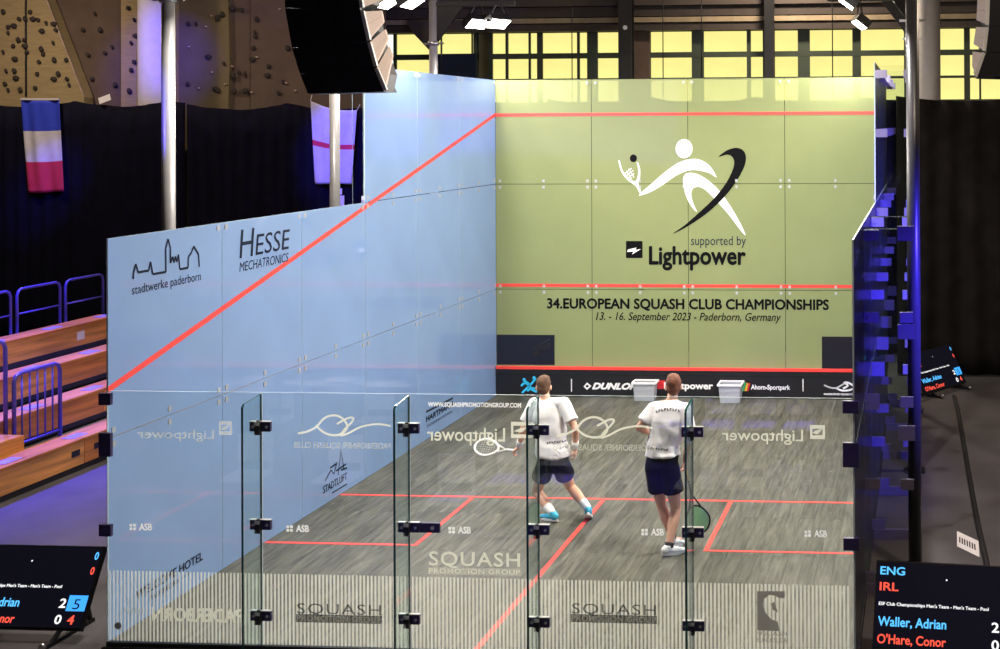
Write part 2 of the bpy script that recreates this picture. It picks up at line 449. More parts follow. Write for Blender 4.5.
def textF(name, s, r, mat, **kw):
    a = oY(r[0], r[3], FY-.0015); w_ = oY(r[2], r[3], FY).x - a.x; h_ = oY(r[0], r[1], FY).z - a.z
    return link(name, text_mesh(name, s, mat, a, (1, 0, 0), (0, 0, 1), w_, h_, **kw), W_F)
textF('lettering', 'supported by', (691, 236, 746, 248), 'navy_print')
textF('lettering', 'Lightpower', (649, 246, 746, 270.5), 'black_print', heavy=.03)
textF('lettering', '34.EUROPEAN SQUASH CLUB CHAMPIONSHIPS', (547, 298, 829, 310.5), 'black_print', heavy=.032)
textF('lettering', '13. - 16. September 2023 - Paderborn, Germany', (596, 312, 781, 322.5), 'black_print', shear=.25, heavy=.008)
def fpoly(name, pts, mat, parent=W_F, k=4, conv=None, off=.002, sm=True):
    P2 = [Vector((p[0], p[1], 0)) for p in pts]
    if sm: P2 = smooth(P2, k, True)
    me = bpy.data.meshes.new(name)
    bm = bmesh.new()
    vs = [bm.verts.new(conv(p.x, p.y)) for p in P2]
    es = [bm.edges.new((vs[i], vs[(i+1) % len(vs)])) for i in range(len(vs))]
    bmesh.ops.triangle_fill(bm, edges=es, use_beauty=True, use_dissolve=False)
    bm.to_mesh(me); bm.free(); me.materials.append(MT[mat])
    return link(name, me, parent)
def zc(x, y): return oY(610 + x/5.9, 130 + y/5.9, FY-.002)
def zc2(x, y): return oY(610 + x/5.9, 130 + y/5.9, FY-.004)
def circ(cx, cy, rx, ry, n=20): return [(cx+rx*math.cos(2*math.pi*k/n), cy+ry*math.sin(2*math.pi*k/n)) for k in range(n)]
em = mk('emblem', MB().box(zc(40, 0), zc(41, 1)), 'white_print', W_F)
bpy.data.objects.remove(em)
fpoly('emblem_head', circ(437, 110, 50, 57), 'white_print', conv=zc, sm=False)
fpoly('emblem_body', [(170,384),(250,312),(330,243),(400,195),(470,172),(530,175),(585,208),(618,255),(627,280),(590,256),(540,242),(490,236),(440,246),(380,276),(300,332),(230,370)], 'white_print', conv=zc)
fpoly('emblem_legs', [(432,300),(437,270),(460,253),(510,258),(570,290),(640,352),(700,432),(760,532),(800,619),(768,590),(700,500),(640,432),(595,385),(550,345),(512,336),(485,352),(480,390),(495,440),(513,481),(493,468),(462,420),(440,360)], 'white_print', conv=zc)
fpoly('emblem_swoosh', [(640,158),(690,120),(745,105),(785,120),(802,162),(790,222),(740,312),(660,410),(560,500),(450,573),(370,612),(440,562),(525,487),(612,405),(680,320),(722,240),(733,190),(720,158),(690,145)], 'black_print', conv=zc2)
fpoly('emblem_racket', [(50,182),(58,184),(75,238),(108,282),(148,302),(164,272),(166,230),(158,192),(166,194),(178,232),(176,290),(166,310),(184,366),(174,370),(150,330),(100,292),(64,240)], 'white_print', conv=zc)
rb = MB()
for a, b in (((82,262),(128,225)),((90,275),(138,238)),((100,288),(142,256)),((96,240),(128,290)),((110,228),(142,280)),((84,256),(112,290))):
    ribbon(rb, [zc(*a), zc(*b)], .014, (0, -1, 0), .001)
mk('emblem_strings', rb, 'white_print', W_F)
fpoly('emblem_ball', circ(138, 167, 21, 23, 14), 'black_print', conv=zc, sm=False)
def pF(u, v): return oY(u, v, FY-.002)
def pF2(u, v): return oY(u, v, FY-.004)
fpoly('logo_square', [(626,241),(642.5,241),(642.5,258),(626,258)], 'black_print', conv=pF, sm=False)
fpoly('logo_bolt', [(628,249.5),(636.5,247.5),(635.5,250),(641,249),(632,254.5),(633.5,251.5),(627,252)], 'white_print', conv=pF2, sm=False)
# dark camera windows in the front wall
def cam_win(u0, v0, u1, v1):
    a, b = rectF(u0, v0, u1, v1, 9.744)
    return mk('camera_window', MB().box((a.x, 9.743, a.z), (b.x, 9.7485, b.z)), 'screen', W_F)
cw = cam_win(497, 335, 554.5, 364.5)
cam_win(822, 337, 888, 369)
hb = MB()
h0, h1 = oY(533, 352.5, 9.741), oY(550, 342.5, 9.741)
d_ = (h1 - h0)
ribbon(hb, [h0 + Vector((0, 0, .06)), h1 + Vector((0, 0, .06))], .02, (0, -1, 0), .001)
mk('window_mark', hb, 'black', W_F)
link('window_mark', text_mesh('window_mark', 'HARTMANN', 'black', h0 - Vector((0, 0, .09)), d_, (0, 0, 1), d_.length, .1, bold=.02), W_F)

# ---- tin
tin = root('tin', (3.2, 9.7, 0), 'black tin board with red top edge and sponsor logos below the green wall', 'tin board')
mk('board', MB().box((.01, 9.700, .001), (6.39, 9.735, .44)), 'tin', tin)
mk('top_strip', MB().box((.01, 9.69, .44), (6.39, 9.74, .485)), 'red', tin)
mk('lower_ledge', MB().box((.01, 9.693, .36), (6.39, 9.70, .375)), 'black_metal', tin)
TY = 9.698
def textT(s, r, mat='white_print', name='lettering', **kw):
    a = oY(r[0], r[3], TY); w_ = oY(r[2], r[3], TY).x - a.x; h_ = oY(r[0], r[1], TY).z - a.z
    return link(name, text_mesh(name, s, mat, a, (1, 0, 0), (0, 0, 1), w_, h_, **kw), tin)
textT('DUNLOP', (592, 382.5, 637, 389.5), heavy=.06, shear=.35)
textT('Lightpower', (664, 382, 713, 391), heavy=.04)
textT('Ahorn-Sportpark', (751, 384.5, 790, 391), heavy=.03)
def pT(u, v): return oY(u, v, TY)
def pT2(u, v): return oY(u, v, TY-.002)
fpoly('logo_arrow', [(583.5,386.5),(587,382.5),(591.5,386),(587,390)], 'white_print', tin, conv=pT, sm=False)
fpoly('logo_arrow', [(585.5,386.3),(587,384.6),(589,386),(587,387.8)], 'black_print', tin, conv=pT2, sm=False)
rb = MB()
for pts in (((523,380),(529,384),(531,389),(537,392)), ((536,378),(532,383),(527,388),(522,393)), ((521,386),(525,383),(530,386)), ((527,391),(532,388),(535,389))):
    ribbon(rb, smooth([pT(*p) for p in pts], 3), .035, (0, -1, 0), .001)
rb.ell(pT(534, 378), (.03, .003, .03), nu=8, nv=5); rb.ell(pT(524, 379.5), (.025, .003, .025), nu=8, nv=5)
mk('logo_runner', rb, 'logo_cyan', tin)
fpoly('logo_square', [(657.5,380.5),(665,380.5),(665,389),(657.5,389)], 'logo_red', tin, conv=pT, sm=False)
for k, (c, x) in enumerate((('logo_green', 742), ('logo_yellow', 744.5), ('logo_red', 746.5))):
    fpoly('logo_slash', [(x, 391), (x+2, 391), (x+4, 384), (x+2.2, 382.5 if k else 380)], c, tin, conv=pT, sm=False)
rb = MB()
ribbon(rb, smooth([pT(*p) for p in ((824,385),(830,387.5),(836,388),(841,385.5),(846,382.5))], 3), .025, (0, -1, 0), .001)
mk('logo_curve', rb, 'alloy', tin)
rb = MB()
ribbon(rb, smooth([pT(*p) for p in ((836,388),(842,390.5),(850,390),(854,387),(849,383),(844,382.5),(848,385.5),(843,388.5))], 3), .03, (0, -1, 0), .001)
mk('logo_eye', rb, 'white_print', tin)
textT('PADERBORNER SQUASH CLUB', (824, 393, 856, 395.5), bold=.03)
textT('ahorn sport', (526, 394, 534, 395.8))
for u in (571.5, 803): mk('divider', MB().box(pT(u-.5, 391.5), pT(u+.5, 379) - Vector((0, .001, 0))), 'paper', tin)

# ---- side walls
def side_wall(name, X, sgn):
    """sgn=-1: left wall, its inner face looks to +x"""
    R_ = root(name, (X, 4.87, 0), kind='structure')
    for i in range(6):
        rows = [(0, Z1), (Z1, Z2)] + ([(Z2, Z3)] if i >= 3 else [])
        for z0, z1 in rows:
            x0, x1 = (X-T, X) if sgn < 0 else (X, X+T)
            fc = {4: 1, 5: 2} if sgn < 0 else {4: 2, 5: 1}
            panel('glass_panel', (x0, YS[i]+G, z0+G), (x1, YS[i+1]-G, z1-G), R_, fc, ['glass_edge_light', 'blue_film', 'black_film'])
    # sloping out line
    xi = X + (-sgn)*.002
    p, q = Vector((xi, 0, 2.13)), Vector((xi, 9.74, 4.57))
    h = Vector((0, 0, .058)); dx = Vector((-sgn*.001, 0, 0))
    mk('out_line', MB().add([p, q, q+h, p+h], [(0, 1, 2, 3)]), 'red', R_)
    fm = MB().box((0, -.024, -.024), (-sgn*.008, .024, .024)).mesh('patch_fitting', 'fitting')
    for z, cols in ((Z1, range(7)), (Z2, range(3, 7))):
        for i in cols:
            for s in (-.07, .07):
                if 0 < YS[i]+s < 9.75:
                    for dz in (-.06, .06): link('patch_fitting', fm, R_, (X, YS[i]+s, z+dz))
        for i in list(cols)[:-1]:
            for dz in (-.06, .06): link('patch_fitting', fm, R_, (X, (YS[i]+YS[i+1])/2, z+dz))
    for i in range(1, 7):
        zt = Z3 if i > 3 else Z2
        for s in (-.07, .07):
            if YS[i]+s < 9.75: link('patch_fitting', fm, R_, (X, YS[i]+s, zt-.05))
    return R_
W_L = side_wall('wall_court_left', 0, -1)
W_R = side_wall('wall_court_right', 6.4, 1)
def fin(name, parent, X0, X1, Y, z0, z1, slope=0):
    mb = MB(); t = .012
    lo, hi = (X0, X1)
    mb.box((lo, Y-t/2, z0), (hi, Y+t/2, z1), 0, {4: 1, 5: 1, 1: 1})
    return mk(name, mb, ['fin_glass', 'glass_edge_light'], parent)
# right fins with their clamps, base bars
for i in range(1, 7):
    Y = YS[i]; zt = Z3-.05 if i >= 3 else Z2-.06
    if i == 6: Y -= .02
    fin('glass_fin', W_R, 6.43, 6.86, Y, 0, zt)
    mk('fin_base', MB().box((6.43, Y-.03, FZ), (6.88, Y+.03, 0)), 'purple_clamp', W_R)
    zs = [.05, .95, Z1, 2.55, Z2-.12] + ([4.3, Z3-.15] if i >= 3 else [])
    for z in zs:
        big = .075 if z in (Z1,) else .05
        mk('fin_clamp', MB().box((6.418, Y-.02, z-big), (6.56, Y-.007, z+big)).box((6.418, Y+.007, z-big), (6.56, Y+.02, z+big))
           .tube([(6.46, Y-.026, z), (6.46, Y+.026, z)], .014, 8), 'purple_clamp', W_R)
        if z > .2:
            mk('edge_clamp', MB().box((6.76, Y-.02, z-.05), (6.885, Y+.02, z+.05)), 'purple_clamp', W_R)
for i in range(1, 6):
    Y = YS[i]; zt = Z3-.05 if i >= 3 else Z2-.06
    fin('glass_fin', W_L, -.16, -T-.006, Y, 0, zt)
# outer brackets where the low part of the right wall ends
for z in (Z2-.1, 2.42, 1.45):
    mk('edge_clamp', MB().box((6.74, 1.70, z-.07), (6.90, 1.73, z+.07)), 'purple_clamp', W_R)

# lettering on the left wall
LX = .003
def textL(s, u0, u1, vb, vt, mat='navy_print', name='lettering', **kw):
    a = oX(u0, vb, LX); t = oX(u0, vt, LX); b = oX(u1, vb, LX)
    return link(name, text_mesh(name, s, mat, a, (0, 1, 0), (0, 0, 1), b.y-a.y, t.z-a.z, **kw), W_L)
textL('stadtwerke paderborn', 132, 201, 298, 285.5)
sk = [(270,480),(272,430),(290,358),(310,425),(395,410),(410,338),(428,440),(535,422),(533,230),(553,155),(572,230),(572,350),(590,298),(600,345),(612,295),(622,340),(637,280),(648,400),(715,388),(718,300),(740,270),(762,213),(800,280),(806,380)]
rb = MB(); P_ = [oX(100+x/8.117, 220+y/8.117, LX) for x, y in sk]
for a, b in zip(P_, P_[1:]): ribbon(rb, [a, b], .022, (1, 0, 0), .0005)
mk('skyline_drawing', rb, 'navy_print', W_L)
textL('H', 239.5, 254.5, 258.5, 230, shear=.12)
textL('ESSE', 255.5, 290, 255.5, 234.5, shear=.12)
textL('MECHATRONICS', 239.5, 288.5, 272, 262.5, shear=.15)
textL('HARTMANN', 426, 453, 422.5, 416.5, heavy=.03)
textL('INTERNATIONAL', 427, 453, 428, 425)
rb = MB(); ribbon(rb, [oX(426, 412, LX), oX(453, 398, LX)], .03, (1, 0, 0), .0005); mk('logo_bar', rb, 'navy_print', W_L)
textL('STADTLUFT', 323, 347, 494, 486.5, heavy=.01)
rb = MB()
for pts in (((325,481),(331,470),(334,474),(337,462)), ((330,468),(336,464)), ((338,475),(341,450),(344,470)), ((336,471),(346,464)), ((341,470),(347,468))):
    ribbon(rb, [oX(u, v, LX) for u, v in pts], .022, (1, 0, 0), .0005)
mk('tower_drawing', rb, 'navy_print', W_L)
rb = MB(); ribbon(rb, [oX(332, 493, LX), oX(347, 484, LX)], .015, (1, 0, 0), .0005); mk('logo_bar', rb, 'navy_print', W_L)
textL('WELCOME HOTEL', 136, 203, 600, 591, heavy=.012)
textL('PADERBORN ****', 150, 190, 601, 595.5)

# ---- back wall
W_B = root('wall_back', (3.2, 0, 0), kind='structure')
BX = [0, 1.37, 2.66, 3.77, 5.07, 6.4]; BZ = 2.155
for i in range(5):
    panel('glass_panel', (BX[i]+G, -T, .012), (BX[i+1]-G, 0, BZ), W_B, {2: 1, 3: 1}, ['glass_edge_light', 'glass'])
mk('bottom_rail', MB().box((0, -.03, FZ), (6.42, .012, .012)), 'black_metal', W_B)
for x in BX[1:5]:
    mb = MB(); t = .009
    poly = [(x-t, -.31, -.08), (x-t, -T-.004, -.08), (x-t, -T-.004, BZ-.01), (x-t, -.285, 2.115), (x-t, -.31, 2.09)]
    mb.prism(poly, (2*t, 0, 0))
    # faces: 0,1 are the broad sides; the rim keeps the green edge colour
    mb.m = [0, 0] + [1]*5
    mk('glass_fin', mb, ['fin_glass_back', 'glass_edge'], W_B)
    for z in (1.87, 1.04, .27):
        cl = mk('clamp', MB().box((x-.085, -.045, z-.04), (x+.095, -T-.002, z+.04)), 'clamp', W_B)
        mk('hinge', MB().box((x-.022, -.085, z-.06), (x+.022, -.046, z+.045)).tube([(x, -.065, z+.045), (x, -.065, z+.06)], .014, 8), 'black_metal', cl)
        mk('hinge_cap', MB().box((x-.022, -.087, z+.018), (x+.022, -.085, z+.045)).box((x-.085, -.047, z+.040), (x+.095, -T-.002, z+.046)), 'alloy', cl)
        link('bolt', MB().tube([(x-.055, -.05, z), (x-.055, -.045, z)], .012, 8).mesh('bolt', 'steel'), cl)
        link('bolt', MB().tube([(x+.065, -.05, z), (x+.065, -.045, z)], .012, 8).mesh('bolt', 'steel'), cl)
dc = mk('door_lock', MB().box((2.76, -.04, 1.0), (2.93, -T-.002, 1.08)), 'clamp', W_B)
mk('lock_cylinder', MB().tube([(2.87, -.047, 1.04), (2.87, -.04, 1.04)], .016, 10), 'alloy', dc)
for z, h in ((2.09, .05), (1.70, .10), (.97, .05)):
    mk('corner_clamp', MB().box((-.05, -.05, z-h), (.055, -T-.002, z+h)), 'clamp', W_B)
    mk('corner_clamp', MB().box((6.32, -.05, z-h), (6.45, -T-.002, z+h)), 'clamp', W_B)
mk('drain_button', MB().tube([(.10, -T-.012, .15), (.10, -T-.002, .15)], .03, 10), 'mauve_vinyl', W_B)
# vertical striped vinyl along the foot of the glass
sb = MB(); n_s = 196; st = 6.36/n_s
for k in range(n_s):
    x = .02 + k*st; sb.add([(x, -T-.0015, .02), (x+st*.5, -T-.0015, .02), (x+st*.5, -T-.0015, .62), (x, -T-.0015, .62)], [(0, 1, 2, 3)])
sv = mk('striped_vinyl', sb, 'stripe', W_B); sv['kind'] = 'stuff'
VY = -T-.003
def textB(s, r, mat='frost', mirror=False, name='lettering', **kw):
    a = oY(r[0], r[3], VY); b = oY(r[2], r[1], VY); w_ = b.x-a.x; h_ = b.z-a.z
    if mirror: me = text_mesh(name, s, mat, (b.x, VY, a.z), (-1, 0, 0), (0, 0, 1), w_, h_, **kw)
    else: me = text_mesh(name, s, mat, a, (1, 0, 0), (0, 0, 1), w_, h_, **kw)
    return link(name, me, W_B)
def pB(u, v): return oY(u, v, VY)
def pB2(u, v): return oY(u, v, VY-.001)
for (u0, v0, u1, v1), (q0, r0, q1, r1), mt in (((137, 430, 214, 441), (219, 421, 232, 435), 'frost_dim'), ((427, 428, 505, 445), (511, 422, 533, 438), 'frost'), ((722, 430, 803, 444), (810, 425, 825, 439), 'frost')):
    textB('Lightpower', (u0, v0, u1, v1), mt, True, bold=.008)
    mb = MB(); a, b = pB(q0, r1), pB(q1, r0); d = .02
    P = lambda x, z: (x, VY, z)
    mb.add([P(a.x, a.z), P(b.x, a.z), P(b.x, b.z), P(a.x, b.z), P(a.x+d, a.z+d*1.6), P(b.x-d, a.z+d*1.6), P(b.x-d, b.z-d*1.6), P(a.x+d, b.z-d*1.6)],
           [(0,1,5,4),(1,2,6,5),(2,3,7,6),(3,0,4,7)])
    c = (a+b)/2
    mb.add([P(a.x+d, c.z-.01), P(c.x, c.z-.02), P(c.x-.02, c.z+.01), P(b.x-d, c.z+.03), P(c.x+.01, c.z+.02), P(c.x+.02, c.z)], [(0,1,2),(3,4,5),(1,2,4,5)])
    mk('logo_square', mb, mt, W_B)
for u0 in (120, 277, 439, 632, 795):
    v = 527 + (u0-120)*.010
    textB('ASB', (u0+19, v-3.4, u0+32, v+3.4), 'white_vinyl', bold=.03)
    mb = MB()
    for dx in (0, 3.6):
        for dy in (-3.2, .4):
            a, b = pB(u0+9.5+dx, v+dy+2.7), pB(u0+9.5+dx+2.7, v+dy)
            mb.add([(a.x, VY, a.z), (b.x, VY, a.z), (b.x, VY, b.z), (a.x, VY, b.z)], [(0,1,2,3)])
    mk('logo_grid', mb, 'white_vinyl', W_B)
def swoosh(u, v, s):
    mb = MB(); Q = lambda x, y: pB(u + x*s, v + y*s)
    ribbon(mb, smooth([Q(*p) for p in ((-40,9),(-30,7),(-20,2),(-13,-6),(-5,-10),(4,-9.5),(11,-4),(13,3),(8,9),(0,11),(-10,9),(-18,3),(-20,0))], 4), .018, (0, -1, 0), .0005)
    ribbon(mb, smooth([Q(*p) for p in ((2,-1),(9,-5),(16,-8),(20,-7),(17,-2),(11,4),(6,11),(14,9),(28,2),(45,-1),(60,1))], 4), .016, (0, -1, 0), .0005)
    mk('eye_drawing', mb, 'frost', W_B)
swoosh(335, 425, .93); swoosh(595, 427, .95)
textB('PADERBORNER SQUASH CLUB', (294, 443, 391, 449), 'frost_dim', True, bold=.02)
textB('PADERBORNER SQUASH CLUB', (553, 445, 655, 451), 'frost_dim', True, bold=.02)
textB('WWW.SQUASHPROMOTIONGROUP.COM', (428, 403, 521, 407.5), 'white_vinyl', bold=.03)
textB('SQUASH', (429, 553, 520, 568), 'frost', bold=.01, spacing=1.1)
def plate(u0, v0, u1, v1, mat, s, tm):
    a, b = pB(u0, v1), pB(u1, v0)
    mb = MB().add([(a.x, VY, a.z), (b.x, VY, a.z), (b.x, VY, b.z), (a.x, VY, b.z)], [(0, 1, 2, 3)]); mk('logo_plate', mb, mat, W_B)
    a = pB2(u0+1, v1-1); b = pB2(u1-1, v0+1)
    link('lettering', text_mesh('lettering', s, tm, a, (1, 0, 0), (0, 0, 1), b.x-a.x, b.z-a.z, bold=.01, spacing=1.1), W_B)
plate(428, 569, 521, 574, 'frost_dim', 'PROMOTION GROUP', 'frost')
for u in (296, 571):
    textB('SQUASH', (u+1, 605, u+85, 615.5), 'dark_vinyl', bold=.0, spacing=1.1)
    plate(u, 616, u+86, 622, 'dark_vinyl', 'PROMOTION GROUP', 'stripe')
textB('PADERBORN', (152, 609, 243, 621), 'frost', True, bold=.03)
textB('SQUASH', (124, 608, 146, 614), 'frost_dim', True)
def sB(x, y): return pB(720 + x/6.25, 560 + y/6.25)
fpoly('logo_letter', [(232,195),(405,195),(405,235),(370,240),(345,222),(305,218),(275,245),(268,285),(285,330),(320,370),(360,385),(372,445),(232,440)], 'mauve_vinyl', W_B, conv=sB, sm=False)
fpoly('logo_letter', [(318,270),(340,262),(362,330),(330,310)], 'mauve_vinyl', W_B, conv=sB, sm=False)
textB('SQUASH', (757, 632, 787, 636), 'mauve_vinyl'); textB('BUNDESLIGA', (757, 638, 787, 642), 'mauve_vinyl')

# ================================================================== masts and floodlights
def aim(d):
    z = -Vector(d).normalized(); return z.to_track_quat('Z', 'Y').to_matrix()
def area_lamp(parent, loc, d, size, energy, color):
    l = bpy.data.lights.new('flood_lamp', 'AREA'); l.shape = 'RECTANGLE'; l.size, l.size_y = size; l.energy = energy; l.color = color
    o = bpy.data.objects.new('flood_lamp', l); COL.objects.link(o); o.parent = parent
    o.location = Vector(loc) - LOC[parent.name]; o.rotation_euler = aim(d).to_euler(); return o
def spot_lamp(parent, loc, target, energy, color, angle=50, blend=1.0, size=.08):
    l = bpy.data.lights.new('blue_lamp', 'SPOT'); l.energy = energy; l.color = color; l.spot_size = math.radians(angle); l.spot_blend = blend; l.shadow_soft_size = size
    o = bpy.data.objects.new('blue_lamp', l); COL.objects.link(o); o.parent = parent
    o.location = Vector(loc) - LOC[parent.name]; o.rotation_euler = aim(Vector(target)-Vector(loc)).to_euler(); return o
def mast(x, y, label, ztop=6.45, side=1, mt='mast'):
    r = root('lighting_mast', (x, y, FZ), label, 'mast', 'lighting masts around the court')
    mk('base_plate', MB().box((x-.13, y-.13, FZ), (x+.13, y+.13, FZ+.02)), 'black_metal', r)
    mk('pole', MB().tube([(x, y, FZ+.02), (x, y, ztop)], .066, 24), mt, r)
    mk('clamp_ring', MB().tube([(x, y, 5.72), (x, y, 5.79)], .085, 16).bar((x-.17, y, 5.755), (x+.17, y, 5.755), .03), 'steel', r)
    mk('gusset', MB().prism([(x+side*.06, y-.02, 5.75), (x+side*.06, y-.02, 6.35), (x+side*.5, y-.02, 6.35)], (0, .04, 0)), 'black_metal', r)
    mk('arm', MB().bar((x+side*.06, y, 6.39), (x+side*1.35, y, 6.39), .07), 'black_metal', r)
    return r
def flood(x, y, z, d, label, en):
    c = Vector((x, y, z)); d = Vector(d).normalized()
    r = root('floodlight', c, label, 'floodlight', 'floodlights over the court')
    R3 = aim(d); ax, ay = R3 @ Vector((1, 0, 0)), R3 @ Vector((0, 1, 0))
    a, b = .20, .12
    mk('housing', MB().obox(c - ax*a - ay*b - d*.09, ax*2*a, ay*2*b, d*.09), 'black_metal', r)
    fb = MB()
    for k in range(6): fb.obox(c - ax*a + ax*(2*a*(k+.35)/6) - ay*b - d*.14, ax*.018, ay*2*b, d*.05)
    mk('cooling_fins', fb, 'black_metal', r)
    mk('lens', MB().obox(c - ax*(a-.015) - ay*(b-.015), ax*2*(a-.015), ay*2*(b-.015), d*.006), 'lens', r)
    yk = MB(); top = Vector((x, y, 6.355))
    for s in (-1, 1): yk.bar(c + ax*s*(a+.012) - d*.04, top + ax*s*.06, .02)
    mk('yoke', yk, 'black_metal', r)
    area_lamp(r, c + d*.03, d, (.30, .22), en, (1.0, .93, .84))
MY = (2.3, 6.0, 9.4)
nm = ('beside the low part of the pale blue wall', 'half way along the pale blue wall', 'at the corner of the pale blue and green walls')
for k, y in enumerate(MY):
    mast(-.9, y, 'steel lighting mast '+nm[k])
    for j, x in enumerate((-.16, .18)):
        flood(x, y, 6.06, (.52, (.10, 0, -.30)[k], -.80), ('outer' if j == 0 else 'inner')+' LED floodlight on the mast '+nm[k], FLOOD_W*(1.25, 1.2, .55)[k])
nr = ('standing over the scoreboard by the dark side wall', 'behind the middle of the dark side wall', 'at the corner of green wall and dark side wall')
for k, y in enumerate(MY):
    xm = (6.89, 6.865, 6.85)[k]
    mast(xm, y, 'steel lighting mast '+nr[k], side=-1, mt='mast_dark')
    flood(6.0, y, 5.98, (-.57, (.10, -.05, -.16)[k], -.80), 'LED floodlight on the mast '+nr[k], FLOOD_W*(2.5, 2.4, 1.0)[k])

# ================================================================== players
def build_remesh(name, mb, voxel, mats, smooth_it=6, cuts=()):
    me = mb.mesh(name, 'skin'); o = bpy.data.objects.new('tmp', me); COL.objects.link(o)
    md = o.modifiers.new('r', 'REMESH'); md.mode = 'VOXEL'; md.voxel_size = voxel
    ms = o.modifiers.new('s', 'SMOOTH'); ms.factor = .5; ms.iterations = smooth_it
    dg = bpy.context.evaluated_depsgraph_get(); dg.update()
    out = bpy.data.meshes.new_from_object(o.evaluated_get(dg))
    bpy.data.objects.remove(o); bpy.data.meshes.remove(me)
    for p in out.polygons: p.use_smooth = True; p.material_index = 0
    out.materials.clear(); out.materials.append(MT[mats]); out.name = name
    return out
def hand(mb, wrist, d, palm_n, curl=.6, s=1.0, spread=1):
    """d: direction of the hand, palm_n: palm normal"""
    wrist, d, n = Vector(wrist), Vector(d).normalized(), Vector(palm_n).normalized()
    n = (n - d*n.dot(d)).normalized(); side = d.cross(n)
    rot = Matrix((side, d, n)).transposed()
    mb.ell(wrist + d*.045*s, (.040*s, .052*s, .018*s), rot, 12, 8)
    for k, (off, ln) in enumerate(((-.030, .068), (-.010, .078), (.010, .073), (.029, .058))):
        p = wrist + d*.085*s + side*off*s; dd = d.copy()
        for seg in range(3):
            ang = curl*(.7 + .5*seg); dd = (dd*math.cos(ang) + n*math.sin(ang)).normalized()
            n_ = (n - dd*n.dot(dd)); q = p + dd*ln*s*(.45, .32, .27)[seg]
            mb.cap(p, q, (.0095, .0088, .008)[seg]*s, (.0088, .008, .0072)[seg]*s, 8); p = q
            if n_.length > .01: n2 = n_.normalized()
    p = wrist + d*.03*s - side*.034*s; q = p + (d*.6 - side*.7 + n*.4).normalized()*.035*s; r_ = q + (d*.8 + n*.6 + side*.1).normalized()*.032*s
    mb.cap(p, q, .012*s, .0105*s, 8); mb.cap(q, r_, .0105*s, .009*s, 8)
def V(p): return Vector(p)
def head_part(mb, c, rot, s=1.0):
    F = lambda x, y, z: c + rot @ Vector((x*s, y*s, z*s))     # y = facing
    mb.ell(F(0, -.012, .03), (.078*s, .098*s, .092*s), rot)          # skull
    mb.ell(F(0, .03, -.035), (.062*s, .068*s, .078*s), rot)          # face
    mb.ell(F(0, .055, -.088), (.034*s, .034*s, .026*s), rot)         # chin
    mb.ell(F(0, .102, -.020), (.013*s, .020*s, .024*s), rot)         # nose
    mb.ell(F(0, .082, .020), (.052*s, .018*s, .012*s), rot)          # brow
    mb.ell(F(0, .088, -.058), (.024*s, .010*s, .010*s), rot)         # mouth
    for e in (-1, 1): mb.ell(F(e*.081, -.004, -.012), (.010*s, .022*s, .033*s), rot)
def hair_mesh(c, rot, mat, s=1.0):
    mb = MB(); F = lambda x, y, z: c + rot @ Vector((x*s, y*s, z*s))
    mb.ell(F(0, -.018, .042), (.083*s, .100*s, .092*s), rot)
    mb.ell(F(0, -.050, -.005), (.074*s, .064*s, .085*s), rot)
    mb.ell(F(0, .03, .085), (.068*s, .065*s, .048*s), rot)
    return build_remesh('hair', mb, .009, mat, 2)
def limb(mb, a, b, ra, rb, mid=None):
    a, b = V(a), V(b)
    if mid:
        m = a.lerp(b, .35); mb.cap(a, m, ra, mid, 14); mb.cap(m, b, mid, rb, 14)
    else: mb.cap(a, b, ra, rb, 14)
def shoe(parent, ank, toe_dir, mat, sole_mat, tilt=0):
    d = Vector((toe_dir[0], toe_dir[1], 0)).normalized(); a = V(ank); up_ = Vector((0, 0, 1))
    if tilt:
        ax = d.cross(up_); R3 = Matrix.Rotation(tilt, 3, ax); d = R3 @ d; up_ = R3 @ up_
    side = d.cross(up_).normalized(); rot = Matrix((side, d, up_)).transposed()
    g = a - up_*.085
    mb = MB()
    mb.ell(g + up_*.052 - d*.03, (.041, .060, .050), rot); mb.ell(g + up_*.045 + d*.06, (.046, .090, .036), rot)
    mb.ell(g + up_*.036 + d*.145, (.044, .062, .027), rot); mb.tube([g + up_*.05 - d*.008, g + up_*.105 - d*.014], [.044, .040], 14)
    o = link('shoe', build_remesh('shoe', mb, .008, mat, 4), parent)
    pts = []
    for k in range(20):
        t = 2*math.pi*k/20; x = math.sin(t)*.045*(1 if math.cos(t) > -.3 else .85); y = .06 + math.cos(t)*.147
        pts.append(g + side*x + d*y + up_*.002)
    mk('sole', MB().prism(pts, up_*.026), sole_mat, o)
    lc = MB()
    for k in range(4): 
        q = g + d*(.05+.025*k) + up_*(.083-.007*k); lc.bar(q - side*.022, q + side*.022, .007)
    mk('laces', lc, 'white', o)

